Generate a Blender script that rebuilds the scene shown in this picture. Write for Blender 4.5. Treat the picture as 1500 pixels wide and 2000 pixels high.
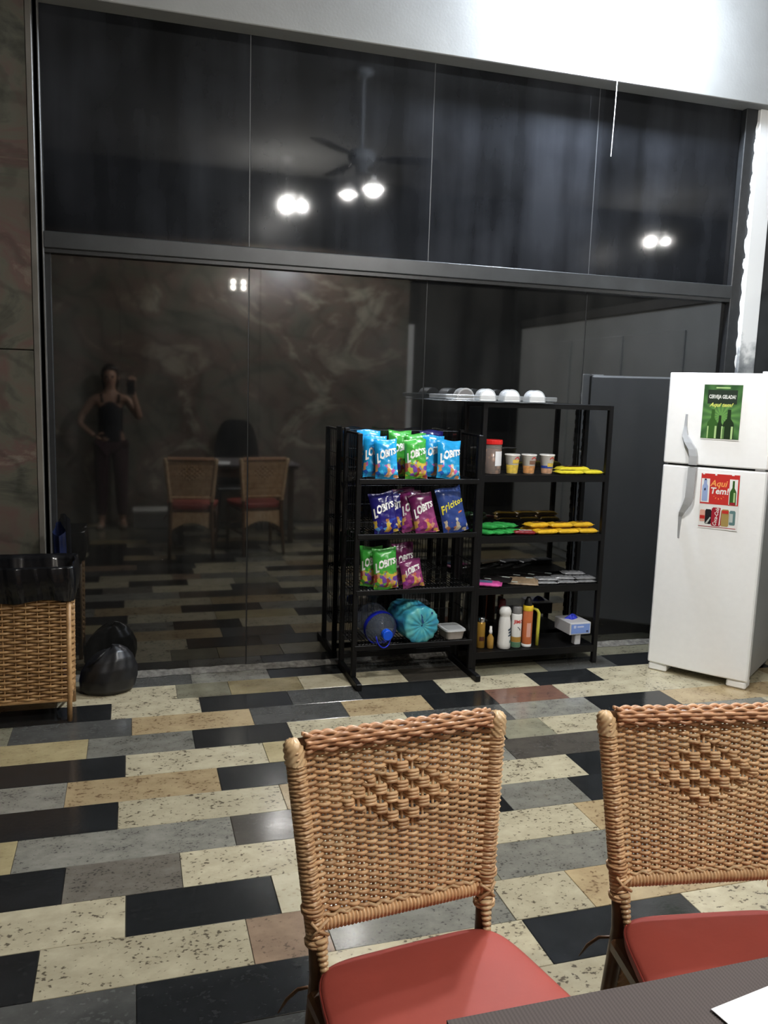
import bpy, bmesh, math, random
from math import sin, cos, pi, radians as R
from mathutils import Vector, Matrix

# ------------------------------------------------------------------ clear
for o in list(bpy.data.objects): bpy.data.objects.remove(o)
S = bpy.context.scene
COL = S.collection
rnd = random.Random(7)

# ------------------------------------------------------------------ camera
yaw, pitch, roll, FPX = 0.296566504, 0.145263624, 0.0320824108, 1626.976
EYE = Vector((0, 0, 1.5))
fw = Vector((sin(yaw)*cos(pitch), cos(yaw)*cos(pitch), -sin(pitch)))
r0 = Vector((cos(yaw), -sin(yaw), 0)); u0 = r0.cross(fw)
rt = cos(roll)*r0 + sin(roll)*u0; up = -sin(roll)*r0 + cos(roll)*u0
cd = bpy.data.cameras.new('camera'); cam = bpy.data.objects.new('camera', cd); COL.objects.link(cam)
cd.sensor_fit = 'HORIZONTAL'; cd.sensor_width = 36; cd.lens = FPX/1500*36; cd.clip_start = 0.01
M = Matrix((rt, up, -fw)).transposed().to_4x4(); M.translation = EYE
cam.matrix_world = M
S.camera = cam

# ------------------------------------------------------------------ world, exposure
w = bpy.data.worlds.new('night'); S.world = w; w.use_nodes = True
w.node_tree.nodes['Background'].inputs[0].default_value = (0.55, 0.62, 0.8, 1)
w.node_tree.nodes['Background'].inputs[1].default_value = 0.006
S.view_settings.view_transform = 'Standard'; S.view_settings.look = 'None'
S.view_settings.exposure = 1.0; S.view_settings.gamma = 1.0
S.view_settings.use_curve_mapping = False
BULB = 850.0        # radiance of the ceiling bulbs
FAN = 620.0         # radiance of the fan's bulbs
NEAR = 1300.0        # radiance of the bulb on the beam

# ------------------------------------------------------------------ materials
MATS = {}
def nodes(name):
    m = bpy.data.materials.new(name); m.use_nodes = True
    nt = m.node_tree; b = nt.nodes['Principled BSDF']
    return m, nt, b
def mat(name, col, rough=.5, metal=0, spec=.5, ior=1.45, alpha=1, trans=0, noise=0, nscale=30, bump=0, bscale=80, coat=0):
    if name in MATS: return MATS[name]
    m, nt, b = nodes(name); N = nt.nodes; L = nt.links
    b.inputs['Base Color'].default_value = (*col, 1); b.inputs['Roughness'].default_value = rough
    b.inputs['Metallic'].default_value = metal; b.inputs['Specular IOR Level'].default_value = spec
    b.inputs['IOR'].default_value = ior; b.inputs['Alpha'].default_value = alpha
    b.inputs['Transmission Weight'].default_value = trans; b.inputs['Coat Weight'].default_value = coat
    tc = N.new('ShaderNodeTexCoord')
    n = N.new('ShaderNodeTexNoise'); n.inputs['Scale'].default_value = nscale; n.inputs['Detail'].default_value = 5
    L.new(tc.outputs['Object'], n.inputs['Vector'])
    mx = N.new('ShaderNodeMix'); mx.data_type = 'RGBA'; mx.blend_type = 'MULTIPLY'
    mx.inputs[6].default_value = (*col, 1)
    cr = N.new('ShaderNodeValToRGB'); k = max(0.0, 1-noise)
    cr.color_ramp.elements[0].position = .3; cr.color_ramp.elements[0].color = (k, k, k, 1)
    cr.color_ramp.elements[1].position = .7; cr.color_ramp.elements[1].color = (1+noise*.3,)*3 + (1,)
    L.new(n.outputs['Fac'], cr.inputs[0]); L.new(cr.outputs[0], mx.inputs[7]); mx.inputs[0].default_value = 1
    L.new(mx.outputs[2], b.inputs['Base Color'])
    if bump:
        n2 = N.new('ShaderNodeTexNoise'); n2.inputs['Scale'].default_value = bscale; n2.inputs['Detail'].default_value = 3
        L.new(tc.outputs['Object'], n2.inputs['Vector'])
        bp = N.new('ShaderNodeBump'); bp.inputs['Strength'].default_value = bump; bp.inputs['Distance'].default_value = .01
        L.new(n2.outputs['Fac'], bp.inputs['Height']); L.new(bp.outputs[0], b.inputs['Normal'])
    MATS[name] = m; return m
def emit(name, col, s):
    if name in MATS: return MATS[name]
    m, nt, b = nodes(name)
    b.inputs['Base Color'].default_value = (.8, .8, .8, 1)
    b.inputs['Emission Color'].default_value = (*col, 1); b.inputs['Emission Strength'].default_value = s
    MATS[name] = m; return m
def ramp(N, stops, interp='LINEAR'):
    cr = N.new('ShaderNodeValToRGB'); cr.color_ramp.interpolation = interp
    e = cr.color_ramp.elements
    while len(e) < len(stops): e.new(.5)
    for i, (p, c) in enumerate(stops):
        e[i].position = p; e[i].color = (*c, 1) if len(c) == 3 else c
    return cr
def tile_mat(name, base, var, speck, s_amt, rough=.13, scale=9):
    base, var, speck = (tuple(x*.88 for x in c) for c in (base, var, speck))
    """polished stone: cloudy base, darker mineral specks, each tile a little different"""
    m, nt, b = nodes(name); N = nt.nodes; L = nt.links
    g = N.new('ShaderNodeNewGeometry'); oi = N.new('ShaderNodeObjectInfo')
    n1 = N.new('ShaderNodeTexNoise'); n1.inputs['Scale'].default_value = scale; n1.inputs['Detail'].default_value = 8
    n1.inputs['Roughness'].default_value = .65
    n2 = N.new('ShaderNodeTexNoise'); n2.inputs['Scale'].default_value = scale*7; n2.inputs['Detail'].default_value = 6
    ad = N.new('ShaderNodeVectorMath'); ad.operation = 'MULTIPLY_ADD'
    cx = N.new('ShaderNodeCombineXYZ'); ml = N.new('ShaderNodeMath'); ml.operation = 'MULTIPLY'; ml.inputs[1].default_value = 37
    L.new(oi.outputs['Random'], ml.inputs[0]); L.new(ml.outputs[0], cx.inputs[2])
    ad.inputs[1].default_value = (1, 1.3, 1)
    L.new(g.outputs['Position'], ad.inputs[0]); L.new(cx.outputs[0], ad.inputs[2])
    L.new(ad.outputs[0], n1.inputs['Vector']); L.new(ad.outputs[0], n2.inputs['Vector'])
    c1 = ramp(N, [(.28, var), (.5, tuple((a+b)/2 for a, b in zip(var, base))), (.78, tuple(min(1, x*1.12) for x in base))])
    L.new(n1.outputs['Fac'], c1.inputs[0])
    # specks gather where the cloudy noise is low
    sm = N.new('ShaderNodeMath'); sm.operation = 'MULTIPLY_ADD'; sm.inputs[1].default_value = .55; 
    L.new(n1.outputs['Fac'], sm.inputs[0]); L.new(n2.outputs['Fac'], sm.inputs[2])
    c2 = ramp(N, [(.60, (1, 1, 1)), (.68, (0, 0, 0))])
    L.new(sm.outputs[0], c2.inputs[0])
    k = N.new('ShaderNodeMath'); k.operation = 'MULTIPLY'; k.inputs[1].default_value = s_amt
    L.new(c2.outputs[0], k.inputs[0])
    mx = N.new('ShaderNodeMix'); mx.data_type = 'RGBA'; L.new(k.outputs[0], mx.inputs[0])
    L.new(c1.outputs[0], mx.inputs[6]); mx.inputs[7].default_value = (*speck, 1)
    hv = N.new('ShaderNodeHueSaturation'); mr = N.new('ShaderNodeMapRange')
    mr.inputs[3].default_value = .85; mr.inputs[4].default_value = 1.15
    L.new(oi.outputs['Random'], mr.inputs[0]); L.new(mr.outputs[0], hv.inputs['Value']); L.new(mx.outputs[2], hv.inputs['Color'])
    L.new(hv.outputs[0], b.inputs['Base Color'])
    n3 = N.new('ShaderNodeTexNoise'); n3.inputs['Scale'].default_value = 14; n3.inputs['Detail'].default_value = 5
    L.new(g.outputs['Position'], n3.inputs['Vector'])
    rr = N.new('ShaderNodeMapRange'); rr.inputs[3].default_value = rough*.6; rr.inputs[4].default_value = rough*1.7
    L.new(n3.outputs['Fac'], rr.inputs[0]); L.new(rr.outputs[0], b.inputs['Roughness'])
    bp = N.new('ShaderNodeBump'); bp.inputs['Strength'].default_value = .06; bp.inputs['Distance'].default_value = .004
    L.new(n2.outputs['Fac'], bp.inputs['Height']); L.new(bp.outputs[0], b.inputs['Normal'])
    MATS[name] = m; return m
TILE = {
 'k': tile_mat('stone_black', (.020, .021, .022), (.012, .013, .013), (.05, .05, .05), .3, .13),
 'd': tile_mat('stone_slate', (.092, .092, .085), (.058, .058, .053), (.14, .14, .13), .5),
 'b': tile_mat('stone_dark_brown', (.082, .073, .060), (.052, .046, .038), (.12, .11, .1), .4),
 'g': tile_mat('stone_grey', (.25, .24, .20), (.15, .145, .12), (.065, .062, .055), .85, scale=13),
 'G': tile_mat('stone_grey_brown', (.205, .185, .15), (.135, .12, .095), (.06, .052, .045), .85, scale=13),
 'c': tile_mat('stone_cream', (.52, .465, .32), (.38, .33, .22), (.10, .082, .055), .95),
 'C': tile_mat('stone_pale_cream', (.58, .53, .38), (.46, .41, .28), (.28, .23, .15), .6),
 't': tile_mat('stone_tan', (.43, .335, .19), (.30, .215, .115), (.14, .085, .045), .85),
 'y': tile_mat('stone_yellow', (.40, .335, .185), (.28, .225, .115), (.2, .155, .085), .6),
 'o': tile_mat('stone_olive', (.25, .235, .165), (.17, .16, .11), (.1, .09, .065), .7),
 'r': tile_mat('stone_red_brown', (.185, .095, .065), (.125, .066, .048), (.08, .052, .042), .6),
 'p': tile_mat('stone_pink_brown', (.32, .225, .15), (.21, .145, .10), (.1, .075, .055), .8),
}
def marble_mat(name, dark, mid, light, red, scale=1.6, rough=.2):
    m, nt, b = nodes(name); N = nt.nodes; L = nt.links
    g = N.new('ShaderNodeNewGeometry')
    mp = N.new('ShaderNodeMapping'); mp.inputs['Rotation'].default_value = (.3, .5, .4); mp.inputs['Scale'].default_value = (1, 1, 1.4)
    L.new(g.outputs['Position'], mp.inputs[0])
    n0 = N.new('ShaderNodeTexNoise'); n0.inputs['Scale'].default_value = scale; n0.inputs['Detail'].default_value = 8
    n0.inputs['Distortion'].default_value = 1.6; n0.inputs['Roughness'].default_value = .62
    L.new(mp.outputs[0], n0.inputs['Vector'])
    c = ramp(N, [(.30, dark), (.44, mid), (.55, red), (.66, light)])
    L.new(n0.outputs['Fac'], c.inputs[0])
    wv = N.new('ShaderNodeTexWave'); wv.inputs['Scale'].default_value = scale*.9; wv.inputs['Distortion'].default_value = 14
    wv.inputs['Detail'].default_value = 4; wv.inputs['Detail Scale'].default_value = 1.3
    L.new(mp.outputs[0], wv.inputs['Vector'])
    c2 = ramp(N, [(.0, (.35, .38, .33)), (.25, (1, 1, 1)), (1, (1.1, 1.08, 1.0))])
    L.new(wv.outputs['Fac'], c2.inputs[0])
    mx = N.new('ShaderNodeMix'); mx.data_type = 'RGBA'; mx.blend_type = 'MULTIPLY'; mx.inputs[0].default_value = .35
    L.new(c.outputs[0], mx.inputs[6]); L.new(c2.outputs[0], mx.inputs[7])
    L.new(mx.outputs[2], b.inputs['Base Color']); b.inputs['Roughness'].default_value = rough
    MATS[name] = m; return m
marble_mat('marble_pillar', (.035, .038, .032), (.085, .082, .065), (.16, .15, .12), (.095, .062, .055))
marble_mat('marble_rear', (.085, .09, .072), (.17, .155, .122), (.40, .37, .29), (.19, .135, .11), 1.2)
def glass_mat(name, ior, rough, dust, base):
    """dark tinted pane: mirror-like face over black, a thin uneven veil of dust and wiping streaks"""
    m, nt, b = nodes(name); N = nt.nodes; L = nt.links
    g = N.new('ShaderNodeNewGeometry')
    mp = N.new('ShaderNodeMapping'); mp.inputs['Scale'].default_value = (5, 1, .5); L.new(g.outputs['Position'], mp.inputs[0])
    n0 = N.new('ShaderNodeTexNoise'); n0.inputs['Scale'].default_value = 1.3; n0.inputs['Detail'].default_value = 7
    L.new(mp.outputs[0], n0.inputs['Vector'])
    n1 = N.new('ShaderNodeTexNoise'); n1.inputs['Scale'].default_value = 2.2; n1.inputs['Detail'].default_value = 6; L.new(g.outputs['Position'], n1.inputs['Vector'])
    mu = N.new('ShaderNodeMath'); mu.operation = 'MULTIPLY'; L.new(n0.outputs['Fac'], mu.inputs[0]); L.new(n1.outputs['Fac'], mu.inputs[1])
    c = ramp(N, [(.12, base), (.42, dust)]); L.new(mu.outputs[0], c.inputs[0])
    L.new(c.outputs[0], b.inputs['Base Color'])
    b.inputs['Roughness'].default_value = rough; b.inputs['IOR'].default_value = ior
    MATS[name] = m; return m
glass_mat('glass_lower', 2.0, .035, (.016, .016, .015), (.0025, .0026, .0026))
glass_mat('glass_upper', 1.42, .05, (.022, .0235, .027), (.0038, .0041, .0046))
def wicker_mat(name, a, b_, red, rough=.38):
    m, nt, b = nodes(name); N = nt.nodes; L = nt.links
    tc = N.new('ShaderNodeTexCoord'); oi = N.new('ShaderNodeObjectInfo')
    n0 = N.new('ShaderNodeTexNoise'); n0.inputs['Scale'].default_value = 26; n0.inputs['Detail'].default_value = 4
    L.new(tc.outputs['Object'], n0.inputs['Vector'])
    c = ramp(N, [(.3, red), (.5, b_), (.7, a)]); L.new(n0.outputs['Fac'], c.inputs[0])
    hv = N.new('ShaderNodeHueSaturation'); mr = N.new('ShaderNodeMapRange'); mr.inputs[3].default_value = .82; mr.inputs[4].default_value = 1.15
    L.new(oi.outputs['Random'], mr.inputs[0]); L.new(mr.outputs[0], hv.inputs['Value']); L.new(c.outputs[0], hv.inputs['Color'])
    L.new(hv.outputs[0], b.inputs['Base Color']); b.inputs['Roughness'].default_value = rough
    MATS[name] = m; return m
wicker_mat('cane', (.74, .51, .285), (.66, .42, .22), (.52, .295, .145))
wicker_mat('cane_red', (.66, .40, .23), (.58, .32, .175), (.48, .24, .12))
wicker_mat('cane_pale', (.76, .56, .33), (.67, .46, .25), (.56, .36, .18))
wicker_mat('cane_bin', (.44, .27, .12), (.36, .205, .085), (.26, .14, .055), .45)
wicker_mat('rattan_dark', (.16, .08, .03), (.12, .055, .022), (.08, .038, .016))

# ------------------------------------------------------------------ mesh helpers
class MB:
    def __init__(s): s.v = []; s.f = []; s.m = []; s.cur = 0
    def add(s, vs, fs):
        k = len(s.v); s.v += [tuple(v) for v in vs]; s.f += [tuple(i+k for i in f) for f in fs]; s.m += [s.cur]*len(fs); return s
    def box(s, x0, x1, y0, y1, z0, z1, T=None):
        vs = [Vector((x, y, z)) for z in (z0, z1) for y in (y0, y1) for x in (x0, x1)]
        if T: vs = [T @ v for v in vs]
        return s.add(vs, [(0, 2, 3, 1), (4, 5, 7, 6), (0, 1, 5, 4), (2, 6, 7, 3), (0, 4, 6, 2), (1, 3, 7, 5)])
    def bev(s, x0, x1, y0, y1, z0, z1, b, T=None):
        """box with bevelled edges (chamfer)"""
        xs = (x0, x0+b, x1-b, x1); ys = (y0, y0+b, y1-b, y1); zs = (z0, z0+b, z1-b, z1)
        vs = []; idx = {}
        def V(i, j, k):
            key = (i, j, k)
            if key not in idx:
                idx[key] = len(vs); p = Vector((xs[i], ys[j], zs[k])); vs.append(T @ p if T else p)
            return idx[key]
        fs = [(V(1,1,0),V(1,2,0),V(2,2,0),V(2,1,0)), (V(1,1,3),V(2,1,3),V(2,2,3),V(1,2,3)),
              (V(1,0,1),V(2,0,1),V(2,0,2),V(1,0,2)), (V(1,3,1),V(1,3,2),V(2,3,2),V(2,3,1)),
              (V(0,1,1),V(0,1,2),V(0,2,2),V(0,2,1)), (V(3,1,1),V(3,2,1),V(3,2,2),V(3,1,2))]
        for k, kk in ((0, 1), (3, 2)):
            for j, jj in ((0, 1), (3, 2)): fs.append((V(1,jj,k),V(2,jj,k),V(2,j,kk),V(1,j,kk)))
            for i, ii in ((0, 1), (3, 2)): fs.append((V(ii,1,k),V(ii,2,k),V(i,2,kk),V(i,1,kk)))
        for j, jj in ((0, 1), (3, 2)):
            for i, ii in ((0, 1), (3, 2)): fs.append((V(ii,j,1),V(ii,j,2),V(i,jj,2),V(i,jj,1)))
        for k, kk in ((0, 1), (3, 2)):
            for j, jj in ((0, 1), (3, 2)):
                for i, ii in ((0, 1), (3, 2)): fs.append((V(ii,jj,k),V(ii,j,kk),V(i,jj,kk)))
        return s.add(vs, fs)
    def tube(s, pts, r, n=6, closed=False, cap=True, flat=1.0):
        pts = [Vector(p) for p in pts]; N = len(pts); vs = []; fs = []
        rs = r if isinstance(r, (list, tuple)) else [r]*N
        prev = None
        for i, p in enumerate(pts):
            a = pts[(i-1) % N] if (closed or i > 0) else p
            c = pts[(i+1) % N] if (closed or i < N-1) else p
            t = (c-a).normalized()
            if prev is None:
                h = Vector((0, 0, 1)) if abs(t.z) < .9 else Vector((0, 1, 0))
                x = t.cross(h).normalized()
            else:
                x = (prev - t*prev.dot(t)).normalized()
            prev = x; y = t.cross(x)
            for k in range(n):
                q = 2*pi*k/n; vs.append(p + x*cos(q)*rs[i] + y*sin(q)*rs[i]*flat)
        for i in range(N if closed else N-1):
            j = (i+1) % N
            for k in range(n):
                l = (k+1) % n; fs.append((i*n+k, i*n+l, j*n+l, j*n+k))
        if cap and not closed:
            fs.append(tuple(range(n))[::-1]); fs.append(tuple((N-1)*n+k for k in range(n)))
        return s.add(vs, fs)
    def lathe(s, prof, n=20, T=None, cap=True):
        """prof: list of (radius, z)"""
        vs = []; fs = []
        for r, z in prof:
            for k in range(n):
                p = Vector((r*cos(2*pi*k/n), r*sin(2*pi*k/n), z)); vs.append(T @ p if T else p)
        for i in range(len(prof)-1):
            for k in range(n):
                l = (k+1) % n; fs.append((i*n+k, i*n+l, (i+1)*n+l, (i+1)*n+k))
        if cap:
            fs.append(tuple(range(n))[::-1]); fs.append(tuple((len(prof)-1)*n+k for k in range(n)))
        return s.add(vs, fs)
    def grid(s, fn, nu, nv):
        vs = [fn(i/nu, j/nv) for j in range(nv+1) for i in range(nu+1)]
        fs = [(j*(nu+1)+i, j*(nu+1)+i+1, (j+1)*(nu+1)+i+1, (j+1)*(nu+1)+i) for j in range(nv) for i in range(nu)]
        return s.add(vs, fs)
    def prism(s, poly, T, d):
        """polygon in local xz plane extruded along -y by d"""
        n = len(poly); vs = [T @ Vector((x, 0, z)) for x, z in poly] + [T @ Vector((x, -d, z)) for x, z in poly]
        fs = [tuple(range(n)), tuple(range(2*n-1, n-1, -1))] + [(i, i+n, (i+1) % n + n, (i+1) % n) for i in range(n)]
        return s.add(vs, fs)
    def mesh(s, name, mats, smooth=False):
        me = bpy.data.meshes.new(name); me.from_pydata(s.v, [], s.f)
        if not isinstance(mats, (list, tuple)): mats = [mats]
        for m in mats: me.materials.append(MATS[m] if isinstance(m, str) else m)
        me.polygons.foreach_set('material_index', s.m)
        bm = bmesh.new(); bm.from_mesh(me); bmesh.ops.recalc_face_normals(bm, faces=bm.faces); bm.to_mesh(me); bm.free()
        if smooth: me.polygons.foreach_set('use_smooth', [True]*len(me.polygons))
        me.update(); return me
    def obj(s, name, mats, parent=None, smooth=False, kind=None):
        o = bpy.data.objects.new(name, s.mesh(name, mats, smooth)); COL.objects.link(o)
        if parent: o.parent = parent
        if kind: o['kind'] = kind
        return o
def tag(o, label, cat, group=None, kind=None):
    if label: o['label'] = label
    if cat: o['category'] = cat
    if group: o['group'] = group
    if kind: o['kind'] = kind
    return o
def thing(name, label, cat, loc=(0, 0, 0), rz=0, group=None, rot=None):
    o = bpy.data.objects.new(name, None); COL.objects.link(o); o.empty_display_size = .05
    o.location = loc; o.rotation_euler = rot or (0, 0, rz)
    return tag(o, label, cat, group)
def struct(o, label=None, cat=None):
    o['kind'] = 'structure'
    if label: o['label'] = label
    if cat: o['category'] = cat
    return o
def text_verts(txt, size, bold=0.0, shear=0.0, space=1.0):
    cu = bpy.data.curves.new('t', 'FONT'); cu.body = txt; cu.size = size; cu.offset = bold; cu.shear = shear
    cu.align_x = 'CENTER'; cu.align_y = 'CENTER'; cu.resolution_u = 2; cu.space_character = space
    o = bpy.data.objects.new('t', cu); COL.objects.link(o)
    dg = bpy.context.evaluated_depsgraph_get(); me = bpy.data.meshes.new_from_object(o.evaluated_get(dg))
    v = [x.co.copy() for x in me.vertices]; f = [tuple(p.vertices) for p in me.polygons]
    bpy.data.objects.remove(o); bpy.data.curves.remove(cu); bpy.data.meshes.remove(me)
    return v, f
TXT = {}
def text(txt, size, bold=0.0, shear=0.0, space=1.0):
    k = (txt, size, bold, shear, space)
    if k not in TXT: TXT[k] = text_verts(*k)
    return TXT[k]

# common materials
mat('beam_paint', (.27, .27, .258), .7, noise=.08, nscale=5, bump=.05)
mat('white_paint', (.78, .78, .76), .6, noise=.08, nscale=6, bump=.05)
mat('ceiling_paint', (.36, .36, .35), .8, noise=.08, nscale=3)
mat('frame_dark', (.018, .019, .02), .35, noise=.3)
mat('frame_grey', (.026, .028, .029), .4, noise=.35, nscale=8)
mat('rack_black', (.0045, .0045, .005), .45, noise=.2, spec=.3)
mat('grout', (.09, .085, .075), .9, noise=.3)
mat('chrome', (.7, .7, .72), .2, metal=1)
mat('black_plastic', (.012, .012, .013), .35)
mat('white_plastic', (.82, .82, .8), .35)
mat('clear_plastic', (.85, .88, .9), .12, alpha=.22)

# ================================================================== SETTING
D = 4.33          # plane of the glass
ROWS = {
 -1: ['d', .28, 'g', .678, 'k', 1.081, 'd', 1.765, 'o', 2.5, 'o', 3.3, 'o'],
 0: ['t', -.35, 'c', .198, 'o', .455, 'y', .817, 'C', 1.102, 'C', 1.37, 'b', 1.731, 'o', 2.18, 'd', 2.621, 'k', 3.43, 'k'],
 1: ['k', -.104, 'c', .297, 'k', .725, 'd', 1.072, 'k', 1.501, 'c', 2.027, 'k', 2.414, 'c', 3.0, 'k', 3.5, 'c'],
 2: ['o', -.506, 'd', -.014, 't', .514, 'd', .954, 't', 1.369, 'k', 1.709, 'r', 2.095, 'c', 2.75, 'c', 3.387, 't'],
 3: ['y', -.188, 'g', .239, 'k', .656, 'c', 1.211, 'd', 1.701, 'g', 2.169, 'k', 2.614, 't', 3.416, 'c'],
 4: ['k', -.038, 'c', .517, 'y', 1.053, 'k', 1.572, 'o', 1.813, 'c', 2.532, 'g'],
 5: ['g', -.246, 't', .308, 'k', .841, 'g', 1.519, 'b', 2.307, 'c'],
 6: ['k', -.061, 'c', .522, 't', 1.121, 'c', 1.744, 'k', 2.429, 'c'],
 7: ['y', -.371, 'g', .316, 'b', .95, 'k', 1.319, 'g', 1.641, 'k', 2.274, 'o'],
 8: ['k', -.211, 'G', .133, 'c', .706, 'd', 1.071, 'c', 1.559, 't', 2.357, 'c'],
 9: ['c', -.032, 'k', .398, 'C', .752, 'o', 1.09, 'g', 1.713, 'c'],
 10: ['k', -.249, 'c', .294, 'p', .512, 'g', 1.047, 'c', 1.307, 't', 1.972, 'k'],
 11: ['d', -.005, 'k', .467, 'c', 1.063, 'k', 1.598, 'c', 2.237, 'g'],
 12: ['p', .03, 'd', .496, 'c', .893, 'c', 1.262, 't', 2.029, 'g'],
}
fb = MB().box(-3.2, 8.2, -.75, 4.6, -.08, -.0035)
floor = struct(fb.obj('floor', 'grout'), 'polished floor of mixed cream, grey and black stone tiles', 'floor')
X0, X1 = -3.0, 8.0
def rowspan(r):
    if r == -1: return 4.14, 4.335
    return 4.14-.1955*(r+1), 4.14-.1955*r
spare = {}
tmesh = {}
for r in range(-1, 25):
    ya, yb = rowspan(r)
    if ya < -.75: break
    spec = ROWS.get(r)
    segs = []
    if spec:
        edges = spec[1::2]; cols = spec[0::2]
        x = edges[0]-.48
        segs.append((x, edges[0], cols[0]))
        for i in range(len(edges)-1): segs.append((edges[i], edges[i+1], cols[i+1]))
        segs.append((edges[-1], edges[-1]+.55, cols[-1]))
        lo, hi = x, edges[-1]+.55
    else:
        lo = hi = rnd.uniform(-.4, .4)
    while lo > X0:
        l = rnd.uniform(.4, .65); segs.append((lo-l, lo, rnd.choice('kkccgdtyoc'))); lo -= l
    while hi < X1:
        l = rnd.uniform(.4, .65); segs.append((hi, hi+l, rnd.choice('kkccgdtyoc'))); hi += l
    for a, b_, c in segs:
        seen = a < 3.6 and b_ > -1.0 and r <= 12 and a < 1.0+1.0*yb*.75
        dz = rnd.uniform(-.0004, .0004)
        if seen:
            mb = MB().bev(a+.0008-(a+b_)/2, b_-.0008-(a+b_)/2, -(yb-ya)/2+.0008, (yb-ya)/2-.0008, -.012, 0, .0011)
            t = mb.obj('tile', TILE[c], floor); t.location = ((a+b_)/2, (ya+yb)/2, dz)
        else:
            spare.setdefault(c, MB()).bev(a+.0008, b_-.0008, ya+.0008, yb-.0008, -.012, dz, .0011)
for c, mb in spare.items(): mb.obj('tile_field', TILE[c], floor, kind='stuff')

# ceiling, and the white beam over the glass
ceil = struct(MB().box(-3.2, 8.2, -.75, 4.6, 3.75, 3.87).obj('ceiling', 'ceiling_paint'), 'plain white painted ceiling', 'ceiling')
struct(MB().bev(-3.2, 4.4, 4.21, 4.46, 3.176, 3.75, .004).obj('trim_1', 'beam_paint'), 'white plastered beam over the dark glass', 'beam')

# glazed wall
win = struct(thing('window_1', None, None), 'full-height wall of dark glass panes with a black transom', 'window')
seams = [-.38, .575, 1.525, 2.49, 3.425]
for i in range(4):
    a, b_ = seams[i]+.0022, seams[i+1]-.0022
    MB().bev(a, b_, D, D+.01, .012, 2.09, .0015).obj('pane', 'glass_lower', win)
    MB().bev(a, b_, D+.002, D+.012, 2.18, 3.178, .0015).obj('pane', 'glass_upper', win)
mat('seam_silicone', (.06, .062, .066), .4)
for i in range(1, 4):
    MB().box(seams[i]-.0022, seams[i]+.0022, D+.001, D+.008, .012, 2.09).obj('seam', 'frame_dark', win)
    MB().box(seams[i]-.0022, seams[i]+.0022, D+.003, D+.010, 2.18, 3.178).obj('seam', 'seam_silicone', win)
MB().bev(-.38, 3.43, 4.285, D+.02, 2.104, 2.18, .004).obj('transom', 'frame_grey', win)
MB().box(-.38, 3.43, 4.295, D+.02, 2.085, 2.104).obj('door_track', 'frame_dark', win)
MB().bev(3.425, 3.505, 4.29, D+.02, .0, 3.178, .004).obj('jamb', 'frame_dark', win)
MB().bev(-.381, -.352, 4.315, D+.02, .0, 2.1, .004).obj('jamb', 'frame_dark', win)
struct(MB().box(-3.2, 8.2, D+.03, D+.12, 0, 3.3).obj('wall_back', 'frame_dark'), 'black backing behind the dark glass panes', 'wall')
# ragged mortar bead along the foot of the glass
mat('mortar', (.16, .15, .13), .95, noise=.6, nscale=40, bump=.6, bscale=60)
mb = MB(); nseg = 120
def mort(u, v):
    x = -.38+u*3.85; k = .5+.5*sin(x*23)*sin(x*7.3+1)+.25*sin(x*61)
    y = D-.0-(1-v)*(.045+.014*k); z = .002+.016*v+.004*k*v
    return (x, y, z)
mb.grid(mort, nseg, 3)
struct(mb.obj('baseboard_back', 'mortar', smooth=True), 'rough grey mortar line at the foot of the dark glass', 'baseboard')

# marble pillar at the left
wl = struct(thing('wall_left', None, None), 'pillar clad in dark veined marble slabs', 'wall')
MB().box(-1.6, -.385, 4.285, 4.45, 0, 3.176).obj('core', 'frame_grey', wl)
for z0, z1 in ((0, 1.63), (1.634, 3.176)):
    MB().bev(-1.6, -.432, 4.265, 4.286, z0, z1, .003).obj('stone_slab', 'marble_pillar', wl)
mat('stone_edge', (.125, .115, .098), .35, noise=.4, nscale=5)
mat('stone_edge_dark', (.075, .072, .066), .4, noise=.4, nscale=5)
MB().bev(-.432, -.404, 4.262, 4.30, 0, 3.178, .003).obj('edge_strip', 'stone_edge', wl)
MB().bev(-.404, -.378, 4.285, 4.335, 0, 3.178, .003).obj('edge_return', 'stone_edge_dark', wl)

# painted post at the right with peeling edge and stain
def post_mat():
    m, nt, b = nodes('peeling_post'); N = nt.nodes; L = nt.links
    g = N.new('ShaderNodeNewGeometry'); sp = N.new('ShaderNodeSeparateXYZ'); L.new(g.outputs['Position'], sp.inputs[0])
    n = N.new('ShaderNodeTexNoise'); n.inputs['Scale'].default_value = 16; n.inputs['Detail'].default_value = 6; L.new(g.outputs['Position'], n.inputs['Vector'])
    # damp stain with a blotchy upper edge below 1.9 m
    a = N.new('ShaderNodeMath'); a.operation = 'MULTIPLY_ADD'; a.inputs[1].default_value = .55
    L.new(n.outputs['Fac'], a.inputs[0]); L.new(sp.outputs[2], a.inputs[2])
    c = ramp(N, [(.0, (.10, .11, .12)), (.45, (.3, .31, .31)), (.8, (.74, .74, .72))])
    mr = N.new('ShaderNodeMapRange'); mr.inputs[1].default_value = 1.85; mr.inputs[2].default_value = 2.25; L.new(a.outputs[0], mr.inputs[0])
    L.new(mr.outputs[0], c.inputs[0]); L.new(c.outputs[0], b.inputs['Base Color']); b.inputs['Roughness'].default_value = .55
    MATS['peeling_post'] = m
post_mat()
pst = struct(thing('trim_2', None, None), 'white painted post with black stains and flaking paint', 'post')
MB().bev(3.505, 3.625, 4.268, 4.40, 0, 3.176, .004).obj('post_shaft', 'peeling_post', pst)
mat('flake_paint', (.8, .8, .78), .5)
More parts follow.
